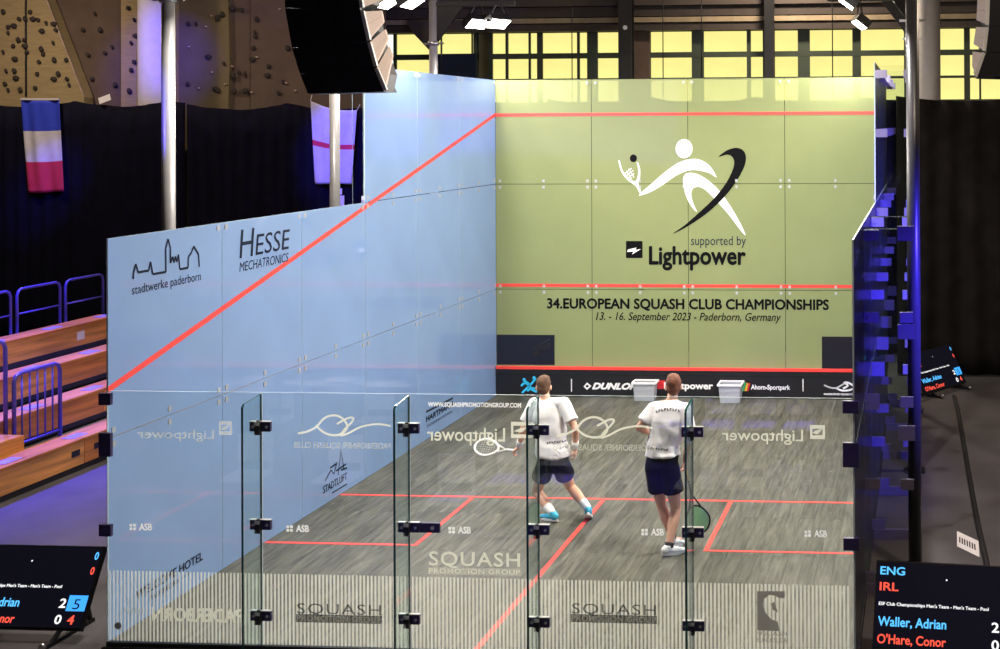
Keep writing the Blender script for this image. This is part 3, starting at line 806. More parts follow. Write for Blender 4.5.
def player(name, label, J, hair, shoe_mats, sock_mats, wrist, face_dir):
    base = Vector((J['pelvis'].x, J['pelvis'].y, 0))
    R_ = root(name, base, label, 'person')
    fd = Vector((face_dir[0], face_dir[1], face_dir[2])).normalized(); sd = fd.cross(Vector((0, 0, 1))).normalized(); hu = sd.cross(fd)
    hrot = Matrix((sd, fd, hu)).transposed()
    spine = (J['neck'] - J['pelvis']).normalized()
    shl = (J['shR'] - J['shL']); sx = shl.normalized(); sf = spine.cross(sx).normalized()
    if sf.y < 0: sf = -sf
    hx = (J['hipR'] - J['hipL']).normalized(); hf = Vector((0, 0, 1)).cross(hx).normalized()
    if hf.y < 0: hf = -hf
    # ---------------- body
    mb = MB()
    mb.loft([(J['pelvis'] - spine*.06, hx*.15, hf*.10), (J['pelvis'] + spine*.05, hx*.155, hf*.105), (J['waist'], sx*.135, sf*.092),
             (J['chest'], sx*.165, sf*.108), (J['chest'].lerp(J['neck'], .55), sx*.155, sf*.095), (J['neck'] - spine*.02, sx*.075, sf*.06)], 24)
    mb.cap(J['neck'] - spine*.05, J['head'] - hu*.05, .058, .052, 14)
    head_part(mb, J['head'], hrot)
    for s in 'LR':
        limb(mb, J['sh'+s], J['el'+s], .052, .040, .049); limb(mb, J['el'+s], J['wr'+s], .040, .027, .041)
        mb.cap(J['neck'] - spine*.03, J['sh'+s], .05, .054, 12)
        hand(mb, J['wr'+s], J['hand'+s], J['palm'+s], J['curl'+s])
        limb(mb, J['hip'+s], J['kn'+s], .088, .056, .082); limb(mb, J['kn'+s], J['an'+s], .053, .036, .060)
        d = Vector((J['toe'+s][0], J['toe'+s][1], 0)).normalized()
        mb.cap(J['an'+s] - Vector((0, 0, .03)), J['an'+s] + d*.12 - Vector((0, 0, .055)), .034, .026, 10)
    link('body', build_remesh('body', mb, .0075, 'skin', 5), R_)
    link('hair', hair_mesh(J['head'], hrot, hair), R_)
    # ---------------- shirt
    mb = MB(); hem = J['pelvis'] + spine*J.get('hem', .02)
    mb.loft([(hem, hx*.195, hf*.142), (J['pelvis'].lerp(J['waist'], .6), sx*.182, sf*.135), (J['waist'], sx*.172, sf*.128), (J['chest'], sx*.192, sf*.132),
             (J['chest'].lerp(J['neck'], .6), sx*.178, sf*.112), (J['neck'] - spine*.035, sx*.115, sf*.085), (J['neck'] - spine*.005, sx*.068, sf*.066)], 28)
    for s in 'LR':
        e = J['sh'+s].lerp(J['el'+s], .72)
        mb.tube([J['sh'+s] + (J['sh'+s]-J['el'+s]).normalized()*.0, e], [.070, .078], 16)
        mb.ell(J['sh'+s], (.071, .071, .071)); mb.tube([J['neck'] - spine*.055, J['sh'+s]], [.066, .068], 14)
    sh = build_remesh('shirt', mb, .010, 'shirt', 4)
    # soft creases in the cloth
    for v in sh.vertices:
        c = v.co; h = (c - hem).dot(spine)
        k = max(0, min(1, (.42 - h)/.3))
        v.co = c + v.normal*(.010*k*math.sin(22*h + 9*(c.x) + 3*noise.noise(c*6)) + .010*noise.noise(c*9))
    so = link('shirt', sh, R_)
    # ---------------- shorts
    mb = MB()
    mb.loft([(J['pelvis'] - spine*.07, hx*.165, hf*.122), (J['pelvis'], hx*.172, hf*.127), (J['pelvis'] + spine*.09, hx*.155, hf*.115)], 24)
    for s in 'LR':
        k = J.get('short'+s, .55); e = J['hip'+s].lerp(J['kn'+s], k)
        mb.tube([J['hip'+s], J['hip'+s].lerp(J['kn'+s], k*.5), e], [.103, .106, .112], 18); mb.ell(J['hip'+s], (.104, .104, .104))
    link('shorts', build_remesh('shorts', mb, .010, 'shorts', 4), R_)
    for s in 'LR':
        if sock_mats:
            a = J['an'+s]; b = a.lerp(J['kn'+s], J['sock'])
            mb = MB().tube([a - Vector((0, 0, .015)), a + (b-a)*.1, b], [.038, .041, .053], 14); mk('sock', mb, sock_mats, R_)
        shoe(R_, J['an'+s] + Vector((0, 0, 0)), J['toe'+s], *shoe_mats, tilt=J.get('tilt'+s, 0))
        if wrist:
            a = J['wr'+s]; b = a.lerp(J['el'+s], .36); a = a.lerp(J['el'+s], .06)
            mk('wristband', MB().tube([a, a.lerp(b, .5), b], [.035, .039, .042], 16), 'white', R_)
    return R_, so
Yb = 3.45
A = lambda u, v, dy: oY(u, v, Yb+dy)
J1 = dict(head=A(543.7, 386.8, .12), neck=A(546, 399, .07), chest=A(549, 417, .03), waist=A(551.5, 440, -.02), pelvis=A(553.5, 457, -.04),
          shL=A(534, 403.5, .06), shR=A(563.5, 403, 0), elL=A(523.5, 429, .02), wrL=A(519, 447, .14), elR=A(575.5, 429, -.10), wrR=A(575, 448.5, -.02),
          hipL=A(546, 463, -.03), hipR=A(560, 463, -.05), knL=A(536.5, 491, .20), anL=A(552.5, 513, -.04), knR=A(570, 486, .28), anR=A(588.5, 509, .03),
          toeL=(-.9, .6), toeR=(-.2, 1), tiltR=-.55, tiltL=-.08, handL=(-.45, .2, -.35), palmL=(.1, .3, -1), curlL=1.0, handR=(.0, .15, -1), palmR=(-1, .2, 0), curlR=.75, sock=.30, hem=.01, shortL=.5, shortR=.5)
p1, s1 = player('person', 'player in white shirt, black shorts and blue shoes reaching a racket out sideways', J1, 'hair_brown', ('cyan', 'white'), 'white', True, (-.15, 1, -.12))
Yb = 2.5
J2 = dict(head=A(673.5, 386.3, .10), neck=A(671.5, 399.5, .05), chest=A(668.5, 421, .01), waist=A(663.5, 445, -.02), pelvis=A(662, 460, -.03),
          shL=A(654, 409, .06), shR=A(685, 409.5, -.03), elL=A(639, 427.5, -.03), wrL=A(650, 433, .16), elR=A(690, 438, -.08), wrR=A(685, 460, .03),
          hipL=A(654.5, 467, 0), hipR=A(669.5, 467, -.04), knL=A(661, 503, .12), anL=A(672.5, 537.5, .12), knR=A(676, 508, .06), anR=A(669, 546.5, -.10),
          toeL=(.55, 1), toeR=(.75, .7), tiltL=-.25, tiltR=-.1, handL=(.5, .6, .05), palmL=(.3, .3, -1), curlL=.9, handR=(-.05, .2, -1), palmR=(-1, .1, 0), curlR=1.0, sock=.10, hem=.05, shortL=.62, shortR=.58)
p2, s2 = player('person', 'player in white shirt, black shorts and white shoes holding a racket down at his side', J2, 'hair_red', ('white', 'white'), 'sock_black', False, (-.25, 1, -.05))

# printed marks across the shirts, too fine to read
from mathutils.bvhtree import BVHTree
def shirt_marks(so, P, rows, Y):
    dg = bpy.context.evaluated_depsgraph_get(); dg.update()
    T3 = so.matrix_world if False else Matrix.Translation(LOC[so.name])
    bv = BVHTree.FromPolygons([T3 @ v.co for v in so.data.vertices], [tuple(p.vertices) for p in so.data.polygons])
    mb = MB()
    for u0, u1, va, vb, n, hgt in rows:
        for k in range(n):
            t = (k+.5)/n; u = u0+(u1-u0)*t; v = va+(vb-va)*t - (2.2*math.sin(math.pi*t) if hgt > 2.4 else 0)
            for du, dv, wu, wv in ((0, 0, .45, hgt*.5), (.8, hgt*.35*(-1)**k, .7, .4)):
                q = []
                for a, b in ((-1, 1), (1, 1), (1, -1), (-1, -1)):
                    o = oY(u+du+a*wu, v+dv+b*wv, Y-1.5); h = bv.ray_cast(o, (o-CAM).normalized())
                    if h[0] is None: break
                    q.append(h[0] + h[1]*.003)
                if len(q) == 4: mb.add(q, [(0, 1, 2, 3)])
    mk('printed_marks', mb, 'navy_print', P, kind='stuff')
shirt_marks(s1, p1, ((546, 566, 443, 441, 8, 1.8), (559, 569, 448, 446, 4, 1.6)), 3.45)
shirt_marks(s2, p2, ((655, 680, 412, 411, 9, 2.6), (647, 668, 448, 450, 8, 1.8)), 2.5)
# rackets
def racket(label, grip, tip, plane_n, head_w, mats, strings, dense=.02, green=False, hf=.42):
    g, t = V(grip), V(tip); d = (t-g).normalized(); Ln = (t-g).length; n = V(plane_n); n = (n - d*n.dot(d)).normalized(); s = d.cross(n)
    R_ = root('squash_racket', g, label, 'racket', 'rackets held by the players')
    hl = Ln*hf; c = t - d*hl/2
    ring = []
    for k in range(32):
        a = 2*math.pi*k/32; taper = 1 - .22*max(0, -math.cos(a))
        ring.append(c + d*math.cos(a)*hl/2 + s*math.sin(a)*head_w/2*taper)
    mb = MB(); mb.tube(ring + [ring[0]], .0095 if green else .014, 8, cap=False); mk('frame', mb, mats, R_)
    th = g + d*Ln*(.82-hf)
    tb = MB(); tb.tube([th, c - d*hl*.40 + s*head_w*.26], .009, 8); tb.tube([th, c - d*hl*.40 - s*head_w*.26], .009, 8); tb.tube([g + d*Ln*.15, th], [.012, .011], 8)
    mk('throat', tb, mats, R_)
    mk('grip', MB().tube([g - d*.03, g + d*Ln*.2], [.017, .014], 10), 'grip' if green else 'white', R_)
    sb_ = MB()
    k = -hl/2 + dense
    while k < hl/2:
        wv = math.sqrt(max(0, 1-(k/(hl/2))**2))*head_w/2*.93; sb_.tube([c + d*k - s*wv, c + d*k + s*wv], .0019 if green else .0011, 4); k += dense
    k = -head_w/2 + dense
    while k < head_w/2:
        hv = math.sqrt(max(0, 1-(k/(head_w/2))**2))*hl/2*.95; sb_.tube([c + s*k - d*hv, c + s*k + d*hv], .0019 if green else .0011, 4); k += dense
    mk('strings', sb_, strings, R_)
    return R_
Yb = 3.6
hl_ = J1['wrL'] + V(J1['handL']).normalized()*.085
racket('white framed squash racket held out level by the player in blue shoes', hl_ , oY(475, 446, 3.62), (.15, -.75, .6), .20, 'white', 'strings_w', .026, hf=.60)
hr_ = J2['wrR'] + V(J2['handR']).normalized()*.085
r2 = racket('dark squash racket with green strings pointing down beside the player in white shoes', hr_, oY(701, 533, 2.60), (.15, -1, .1), .25, 'black', 'string_green', .008, True)

# ================================================================== storage tubs by the tin
def tub(u0, u1, vt, vb, label):
    a = oZ(u0+1.5, vb, 0); b = oZ(u1-1.5, vb, 0); x0, x1, y0 = a.x, b.x, a.y; y1 = min(y0+.26, 9.62); h = oY(u0, vt, y0).z
    R_ = root('storage_tub', ((x0+x1)/2, y0, 0), label, 'tub', 'clear plastic tubs on the court floor')
    t = .006; k = .02
    mb = MB()
    def ringz(z, e, i): return [(x0-e+i, y0-e+i, z), (x1+e-i, y0-e+i, z), (x1+e-i, y1+e-i, z), (x0-e+i, y1+e-i, z)]
    vs = ringz(.001, 0, 0) + ringz(h-.02, k, 0) + ringz(h-.02, k, t) + ringz(.008, 0, t)
    fs = [(0, 3, 2, 1), (12, 13, 14, 15)]
    for r in range(3):
        for q in range(4): fs.append((r*4+q, r*4+(q+1) % 4, (r+1)*4+(q+1) % 4, (r+1)*4+q))
    mb.add(vs, fs); mk('tub_body', mb, 'tub', R_)
    rm = MB()
    o = ringz(h-.03, k+.022, 0); i_ = ringz(h-.03, k, 0); o2 = ringz(h, k+.022, 0); i2 = ringz(h, k, 0)
    rm.add(o+i_+o2+i2, [(q, (q+1) % 4, 4+(q+1) % 4, 4+q) for q in range(4)] + [(8+q, 8+(q+1) % 4, 12+(q+1) % 4, 12+q) for q in range(4)] + [(q, (q+1) % 4, 8+(q+1) % 4, 8+q) for q in range(4)] + [(4+q, 4+(q+1) % 4, 12+(q+1) % 4, 12+q) for q in range(4)])
    mk('rim', rm, 'white', R_)
    mk('rib', MB().box((x0-k*.6, y0-k*.8, h*.55), (x1+k*.6, y0-k*.4, h*.62)), 'tub', R_)
    return R_
tub(633, 655.5, 382, 401, 'clear plastic storage tub on the floor below the arrow logo lettering')
tub(718.5, 741, 384, 403, 'clear plastic storage tub on the floor beside the striped green and red logo')

# ================================================================== scoreboards on low stands
def board(name, label, P, a, tilt=28, w_=1.24, h_=.71):
    """P: lower-left corner of the display, a: turn of its bottom edge"""
    ux = Vector((math.cos(a), math.sin(a), 0)); n = Vector((math.sin(a), -math.cos(a), 0)); t = math.radians(tilt)
    uy = Vector((0, 0, 1))*math.cos(t) - n*math.sin(t); nn = ux.cross(uy); P = V(P)
    R_ = root(name, Vector((P.x, P.y, FZ)) + ux*w_/2, label, 'scoreboard', 'tilted scoreboards around the court')
    hs = mk('housing', MB().obox(P, ux*w_, uy*h_, -nn*.05), 'black', R_)
    mk('screen', MB().obox(P + ux*.012 + uy*.022 + nn*.0005, ux*(w_-.024), uy*(h_-.034), nn*.002), 'screen', R_)
    for s in (.16, .84):
        st = MB(); b = P + ux*w_*s; zf = b.z - FZ
        st.bar(b - nn*.03 + uy*.02, b - nn*.03 + uy*.02 - Vector((0, 0, zf-.01)) + n*.14, .03)
        st.bar(b - nn*.05 + uy*.5, Vector((b.x, b.y, FZ+.02)) - n*.42, .03)
        st.bar(Vector((b.x, b.y, FZ+.02)) + n*.20, Vector((b.x, b.y, FZ+.02)) - n*.46, .035)
        mk('stand_leg', st, 'black_metal', R_)
    for s in (.16, .84):
        b = Vector((P.x, P.y, FZ+.04)) + ux*w_*s + n*.2
        mk('stand_knob', MB().ell(b, (.03, .03, .03), nu=10, nv=6), 'steel', R_)
    def T_(s, x, y, w, h, mat, **kw):
        q = P + ux*(x*w_) + uy*((1-y-h)*h_) + nn*.004
        link('screen_text', text_mesh('screen_text', s, mat, q, ux, uy, w*w_, h*h_, **kw), R_)
    T_('ENG', .03, .07, .17, .095, 's_cyan', heavy=.02); T_('0', .95, .07, .028, .095, 's_cyan', heavy=.02)
    T_('IRL', .03, .25, .13, .095, 's_red', heavy=.02); T_('0', .95, .25, .028, .095, 's_red', heavy=.02)
    T_("ESF Club Championships Men's Team - Men's Team - Pool", .03, .47, .74, .05, 's_white', heavy=.02)
    T_('Waller, Adrian', .03, .63, .46, .125, 's_cyan', heavy=.02); T_("O'Hare, Conor", .03, .82, .46, .125, 's_red', heavy=.02)
    T_('2', .79, .63, .05, .11, 's_white', heavy=.02); T_('0', .79, .82, .05, .11, 's_white', heavy=.02)
    q = P + ux*(.85*w_) + uy*(.225*h_) + nn*.004
    mk('score_field', MB().obox(q, ux*.14*w_, uy*.185*h_, nn*.0008), 's_blue', R_)
    q = P + ux*(.895*w_) + uy*((1-.755)*h_) + nn*.006
    link('screen_text', text_mesh('screen_text', '5', 'navy_print', q, ux, uy, .05*w_, .12*h_), R_)
    T_('4', .885, .82, .05, .11, 's_red', heavy=.02)
    q = P + ux*(.48*w_) + uy*(.80*h_) + nn*.004
    mk('screen_dot', MB().obox(q, ux*.012, uy*.012, nn*.0006), 's_white', R_)
    return R_
br = oZ(80, 631, 0); board('scoreboard', 'black scoreboard on the floor beside the wooden bleachers', (br.x-1.24, br.y, 0), 0)
board('scoreboard', 'black scoreboard standing beside the dark glass side wall and a mast', (6.545, .10, .055), math.radians(-5))
bl = oZ(926, 395, -.03); board('scoreboard', 'small looking scoreboard turned sideways in front of the black curtain', (bl.x, bl.y, -.03), math.radians(56))

# ================================================================== bleachers
bx = root('bleacher', (-5.4, 6, FZ), 'stepped wooden bleacher with blue rails and grey treads', 'bleacher')
BY0, BY1 = 1.0, 9.6
run, rise = .75, .33
for i in range(4):
    X = -4.1-run*i; z0 = -.03+rise*i; z1 = z0+.32
    segs = [(BY0, 2.9), (2.9, oX(84.5, 450, -4.1).y), (oX(84.5, 450, -4.1).y, 8.1), (8.1, BY1+.0)] if i == 0 else [(BY0+.0, 4.3), (4.3, 7.0), (7.0, BY1)]
    for k, (a, b) in enumerate(segs):
        mk('fascia_board', MB().box((X-.035, a+.006, z0+.01), (X, b-.006, z1)), ('wood', 'wood_b')[(i+k) % 2], bx)
    for k, (a, b) in enumerate(segs):
        mk('seat_board', MB().box((X-.36, a+.006, z1), (X+.012, b-.006, z1+.03)), ('wood_b', 'wood')[(i+k) % 2], bx)
    mk('tread', MB().box((X-run+.002, BY0, z0+.20), (X-.362, BY1, z0+.235)), 'tread', bx)
    mk('toe_board', MB().box((X-.03, BY0, z0-.07 if i else FZ), (X-.012, BY1, z0+.01)), 'black', bx)
    mk('underframe', MB().box((X-run+.01, BY0+.05, FZ), (X-.06, BY1-.05, z0+.19)), 'black', bx)
    for k in range(7):
        y = BY0+.75+k*1.22+.2*(i % 2)
        mk('seat_pad', MB().box((X-.24, y, z1+.03), (X-.08, y+.30, z1+.036)), 'pad', bx)
hh = MB()
for y in (oX(71.5, 458, -4.1).y, oX(94, 447, -4.1).y): mk('hand_hole', MB().box((X + run*3+.0005, y, .11), (X + run*3+.004, y+.16, .19)), 'black', bx)
mk('sticker', MB().box((-6.35+.0005, 8.55, 1.06), (-6.346, 8.72, 1.19)), 'paper', bx)
def grail(y0, y1):
    X = -6.95; zb, zt = 1.0, 1.93; r = .1
    pts = [(X, y0, zb), (X, y0, zt-r), (X, y0+r*.3, zt-r*.3), (X, y0+r, zt), (X, y1-r, zt), (X, y1-r*.3, zt-r*.3), (X, y1, zt-r), (X, y1, zb)]
    g = mk('guard_rail', MB().tube(pts, .022, 8), 'rail', bx)
    mk('cross_bar', MB().tube([(X, y0, 1.55), (X, y1, 1.55)], .013, 6), 'rail', g)
for ua, ub in ((65.5, 103), (17, 60), (-38, 10.5), (-100, -46)): grail(oX(ua, 300, -6.95).y, oX(ub, 300, -6.95).y)
def stair_rail(X, y0, y1, zb, zt):
    r = .1
    g = mk('aisle_rail', MB().tube([(X, y0, zb), (X, y0, zt-r), (X, y0+r*.3, zt-r*.3), (X, y0+r, zt), (X, y1-r, zt), (X, y1-r*.3, zt-r*.3), (X, y1, zt-r), (X, y1, zb)], .026, 8), 'rail', bx)
    n = 6
    for k in range(1, n): 
        y = y0+(y1-y0)*k/n; mk('baluster', MB().tube([(X, y, zb+.12), (X, y, zt)], .011, 6), 'rail', g)
    mk('bottom_bar', MB().tube([(X, y0, zb+.12), (X, y1, zb+.12)], .014, 6), 'rail', g)
stair_rail(-4.72, oX(14, 400, -4.72).y, oX(60, 400, -4.72).y, .20, oX(50, 365, -4.72).z)
stair_rail(-4.78, 3.3, oX(5.5, 400, -4.78).y, .20, oX(4, 341, -4.78).z)
mk('aisle_step', MB().box((-4.85, 4.0, .205), (-4.47, 4.9, .5)), 'wood_b', bx)

# ================================================================== curtains, flags, columns
def curtain(name, label, x0, x1, Y, ztop, seed, fold=.28, amp=.05, sag=.12, peaks=None, mt='curtain'):
    rnd = random.Random(seed); mb = MB(); nx = int((x1-x0)/.06); nz = 10; vs = []
    for j in range(nz+1):
        for i in range(nx+1):
            x = x0+(x1-x0)*i/nx
            t = ((x-x0)/ (peaks or 2.1)) % 1.0
            zt = ztop - sag*4*t*(1-t) + .03*noise.noise(Vector((x*2, seed, 0)))
            z = FZ + (zt-FZ)*j/nz
            y = Y + amp*.6*math.sin(2*math.pi*x/fold + 2*noise.noise(Vector((x*.9, z*.25, seed)))) + .04*noise.noise(Vector((x*1.3, z*.5, seed+9)))
            vs.append((x, y, z))
    fs = [(j*(nx+1)+i, j*(nx+1)+i+1, (j+1)*(nx+1)+i+1, (j+1)*(nx+1)+i) for j in range(nz) for i in range(nx)]
    mb.add(vs, fs, 0, True)
    R_ = root(name, ((x0+x1)/2, Y, FZ), label, 'curtain', 'black curtains around the hall')
    o = mk('cloth', mb, mt, R_)
    sd = o.modifiers.new('thick', 'SOLIDIFY'); sd.thickness = .006
    mk('hem', MB().box((x0, Y-.09, FZ+.001), (x1, Y+.09, FZ+.02)), 'black', R_)
    return R_
curtain('curtain', 'black curtain with the blue, white and red flag hanging before it', -14.6, -8.05, 14.2, 4.98, 1)
curtain('curtain', 'black curtain with the red cross flag hanging before it', -7.98, -.6, 14.2, 4.90, 2)
curtain('curtain', 'black curtain behind the green front wall', -.5, 6.5, 14.2, 4.97, 3)
curtain('curtain', 'black curtain with deep folds behind the sideways scoreboard', 6.52, 12.9, 12.2, 4.92, 4, fold=.42, amp=.08, sag=.10, peaks=2.6, mt='curtain_lighter')
def flag(name, label, cols, Y, corners, hem=True):
    """corners TL TR BR BL as pixels on plane Y; cols: colour function"""
    TL, TR, BR, BL_ = [oY(u, v, Y) for u, v in corners]
    mb = MB(); nx, nz = 18, 30; vs = []
    for j in range(nz+1):
        for i in range(nx+1):
            s, t = i/nx, j/nz
            p = (TL.lerp(TR, s)).lerp(BL_.lerp(BR, s), t)
            p.z -= .07*4*s*(1-s)*(1-t) if not hem else .012*4*s*(1-s)
            p.y += .03*math.sin(s*9+t*2) + .015*math.sin(s*17-3*t)
            vs.append(p)
    fs, ms = [], []
    for j in range(nz):
        for i in range(nx):
            fs.append((j*(nx+1)+i, (j+1)*(nx+1)+i, (j+1)*(nx+1)+i+1, j*(nx+1)+i+1)); ms.append(cols((i+.5)/nx, (j+.5)/nz))
    b0 = len(mb.f); mb.add(vs, fs, 0, True); mb.m = ms
    R_ = root(name, (TL+TR)/2, label, 'flag', 'flags hung on the black curtains')
    o = mk('flag_cloth', mb, ['flag_blue', 'flag_white', 'flag_red'], R_)
    sd = o.modifiers.new('thick', 'SOLIDIFY'); sd.thickness = .004
    if hem: mk('header', MB().bar(TL + Vector((0, 0, .02)), TR + Vector((0, 0, .02)), .03), 'flag_white', R_)
    else: mk('cord', MB().tube([TL, TL + Vector((-.02, .1, .12))], .008, 5).tube([TR, TR + Vector((.02, .1, .12))], .008, 5), 'flag_white', R_)
    return R_
flag('hanging_flag', 'flag with blue, white and red bands hung on the black curtain', lambda s, t: 0 if t < .345 else (1 if t < .675 else 2), 14.11, ((21, 100), (59.5, 100), (64.5, 191), (27.5, 193)))
flag('hanging_flag', 'white flag with a thin red cross behind the steel mast', lambda s, t: 2 if (.47 < t < .54 or .44 < s < .56) else 1, 14.11, ((310.5, 101), (357, 110), (352, 184), (314.5, 184)), False)
def note(label, u, v, Y, w_, h_, ang):
    c = oY(u, v, Y); ux = Vector((math.cos(ang), 0, math.sin(ang))); uz = Vector((-math.sin(ang)*.6, 0, math.cos(ang)))
    o = mk('paper_note', MB().obox(c - ux*w_/2 - uz*h_/2, ux*w_, uz*h_, Vector((0, .01, 0))), 'paper', None)
    tag(o, label, 'paper', 'paper notes on the curtains'); return o
note('tilted white paper note at the top edge of the curtain beside the banded flag', 104.5, 99, 14.155, .26, .13, .35)
note('white paper note on the curtain under the red cross flag', 337.5, 191.5, 14.135, .18, .12, 0)
note('lower purple paper note on the curtain under the red cross flag', 340.5, 200.5, 14.155, .15, .2, 0)
note('small paper note on the curtain close to the edge of the tall pale blue wall', 364.5, 199.5, 14.155, .13, .13, 0)

def column(name, label, u0, u1, Y, mat='column'):
    a, b = oY(u0, 60, Y), oY(u1, 60, Y); r = (b.x-a.x)/2; x = (a.x+b.x)/2
    R_ = root(name, (x, Y, FZ), label, 'column', 'columns of the hall')
    mk('shaft', MB().tube([(x, Y, FZ), (x, Y, 9)], r, 32), mat, R_)
    mk('collar', MB().tube([(x, Y, 8.6), (x, Y, 8.75)], r+.04, 32), mat, R_)
column('round_column', 'round pale column lit purple between the climbing panels', 140.5, 172, 14.75)
column('round_column', 'round concrete column rising behind the folded curtain', 917, 940.5, 13.2)

# ---- climbing wall
cwl = root('climbing_wall', (-9, 15.4, FZ), 'tan and brown climbing wall with scattered dark holds above the curtains', 'climbing wall')
def facet(poly, Y, mat, dep=.3, bow=0):
    P = [oY(u, v, Y) for u, v in poly]
    mk('panel', MB().prism(P, (0, dep, 0)), mat, cwl)
facet([(-160, -92), (11.5, -92), (84, 97), (84, 150), (-160, 150)], 15.15, 'tan')
facet([(-20, -92), (122, -92), (122, 150), (-20, 150)], 15.5, 'brown', .2)
facet([(121, -92), (176, -92), (176, 150), (121, 150)], 15.3, 'tan', .3)
facet([(178, -92), (226, -92), (229.5, 60), (227, 150), (178, 150)], 15.4, 'olive', .3)
facet([(222, -92), (250, -92), (250, 150), (222, 150)], 15.5, 'brown', .3)
facet([(250.5, -92), (380, -92), (380, 150), (250.5, 150)], 15.45, 'brown', .3)
mk('panel_joint', MB().box(oY(25.3, 97, 15.15), oY(26.4, -120, 15.14)), 'black', cwl)
pts = [oY(11.5, -92, 15.14), oY(84, 97, 15.14)]
mk('edge_trim', MB().bar(pts[0], pts[1], .022), 'hold_light', cwl)
hm = []
for k in range(5):
    b = MB(); rr = random.Random(k); b.ell((0, 0, 0), (.045+.03*rr.random(), .035, .025+.03*rr.random()), Matrix.Rotation(rr.random()*3, 3, 'Y'), 7, 5)
    b.v = [(x*(.8+.4*rr.random()), y, z*(.8+.4*rr.random())) for x, y, z in b.v]
    hm.append(b.mesh('climbing_hold', 'hold'))
hl2 = MB().ell((0, 0, 0), (.035, .03, .02), None, 7, 5).mesh('climbing_hold', 'hold_light')
holds = [(3,12),(8,27),(14,26),(19,19),(8,33),(25,19),(30,12),(33,19),(38,20),(46,23),(18,40),(24,40),(25,46),(27,52),(3,52),(41,49),(43,54),(15,59),(39,62),(6,71),(14,71),(37,74),(16,78),(5,84),(8,90),(20,90),(35,88),(54,24),(56,30),(53,43),(54,60),(66,60),(54,79),(67,79),(69,85),(58,74),(13,46),(42,31)]
for k, (u, v) in enumerate(holds): link('climbing_hold', hm[k % 5], cwl, oY(u, v, 15.13))
for u, v in ((128,8),(134,20),(131,43),(134,62),(131,70),(129,91),(136,36)): link('climbing_hold', hm[(u+v) % 5], cwl, oY(u, v, 15.27))
for u, v in ((92,79),(100,30),(88,55),(112,47),(105,53),(95,14),(115,85),(83,30)): link('climbing_hold', hm[(u+v) % 5], cwl, oY(u, v, 15.47))
rr = random.Random(5)
for k in range(16):
    u, v = rr.uniform(188, 226), rr.uniform(4, 96); link('climbing_hold', hm[k % 5] if k % 3 else hl2, cwl, oY(u, v, 15.37))
for k in range(26):
    u, v = rr.uniform(232, 300), rr.uniform(4, 96); link('climbing_hold', hm[k % 5] if k % 4 else hl2, cwl, oY(u, v, 15.42))

# ---- far windows, beams, posts, cables
GL = 17.05
groups = [([(386, 394), (397, 431), (435, 474)], 1), ([(493, 506), (508.5, 529), (531, 537.5), (543, 577.5), (580, 587.5), (598, 619)], 0), ([(651, 692), (704, 747), (751, 763)], 0),
          ([(775, 798), (810, 852.5), (861, 904)], 0), ([(940, 964), (970, 979), (981, 1012), (1016, 1050)], 0)]
rows = [(31.5, 52), (57.5, 77.5), (80, 101)]
for gi, (panes, fl_) in enumerate(groups):
    W_ = root('window_%d' % (gi+1), oY(panes[0][0], 101, GL), kind='structure')
    x0 = oY(panes[0][0]-4, 60, GL).x; x1 = oY(panes[-1][1]+4, 60, GL).x
    zt, zb = oY(700, 28, GL).z, oY(700, 105, GL).z
    ez = [zt] + [oY(700, v, GL).z for r in rows for v in r] + [zb]
    for k in range(0, len(ez), 2): mk('window_frame', MB().box((x0, GL-.05, ez[k+1]), (x1, GL+.06, ez[k])), 'win_frame', W_)
    ex = [x0] + [oY(u, 60, GL).x for p in panes for u in p] + [x1]
    for k in range(0, len(ex), 2): mk('window_frame', MB().box((ex[k], GL-.04, zb), (ex[k+1], GL+.06, zt)), 'win_frame', W_)
    for pi, p in enumerate(panes):
        for ri, r in enumerate(rows):
            a = oY(p[0], r[1], GL); b = oY(p[1], r[0], GL)
            a.z = ez[2+2*ri]; b.z = ez[1+2*ri]
            mk('pane', MB().box((ex[1+2*pi], GL+.015, a.z), (ex[2+2*pi], GL+.025, b.z)), 'pane_white' if (gi == 0 and pi == 0) else 'pane', W_)
def tr(n, mb, mat): return mk(n, mb, mat, None, kind='structure')
z_ = lambda v, Y=16.8: oY(700, v, Y).z
tr('trim_1', MB().box((-15, 16.75, z_(30)), (12.9, 17.0, z_(23))), 'beam')
tr('trim_2', MB().box((-15, 16.7, z_(22)), (12.9, 16.95, z_(17))), 'pale_beam')
tr('trim_3', MB().box((-15, 16.7, z_(16)), (12.9, 16.95, z_(6))), 'beam')
tr('trim_4', MB().box((-15, 16.6, z_(5.5)), (12.9, 16.95, z_(-12))), 'ceil')
for k, (u0, u1) in enumerate(((619.5, 633), (765, 774))):
    a, b = oY(u0, 50, 16.4), oY(u1, 50, 16.4); w_ = b.x-a.x; x = (a.x+b.x)/2
    p = root('steel_post', (x, 16.4, FZ), ('dark steel post with a round bolt in the middle of the window row', 'slim dark steel post in the window row above the emblem')[k], 'post', 'steel posts before the windows')
    mk('web', MB().box((x-w_*.15, 16.3, FZ), (x+w_*.15, 16.5, 9)), 'black_metal', p)
    for s in (-1, 1): mk('flange', MB().box((x-w_/2, 16.4+s*.1-.012, FZ), (x+w_/2, 16.4+s*.1+.012, 9)), 'black_metal', p)
    if k == 0: mk('bolt', MB().tube([oY(625, 27.5, 16.29)+Vector((0, .005, 0)), oY(625, 27.5, 16.27)], .05, 12), 'steel', p)
a, b = oY(641, 50, 16.95), oY(650, 50, 16.95)
tr('trim_5', MB().box((oY(633.5, 50, 17).x, 16.96, 4.5), (oY(650, 50, 17).x, 17.1, z_(24))), 'brown')
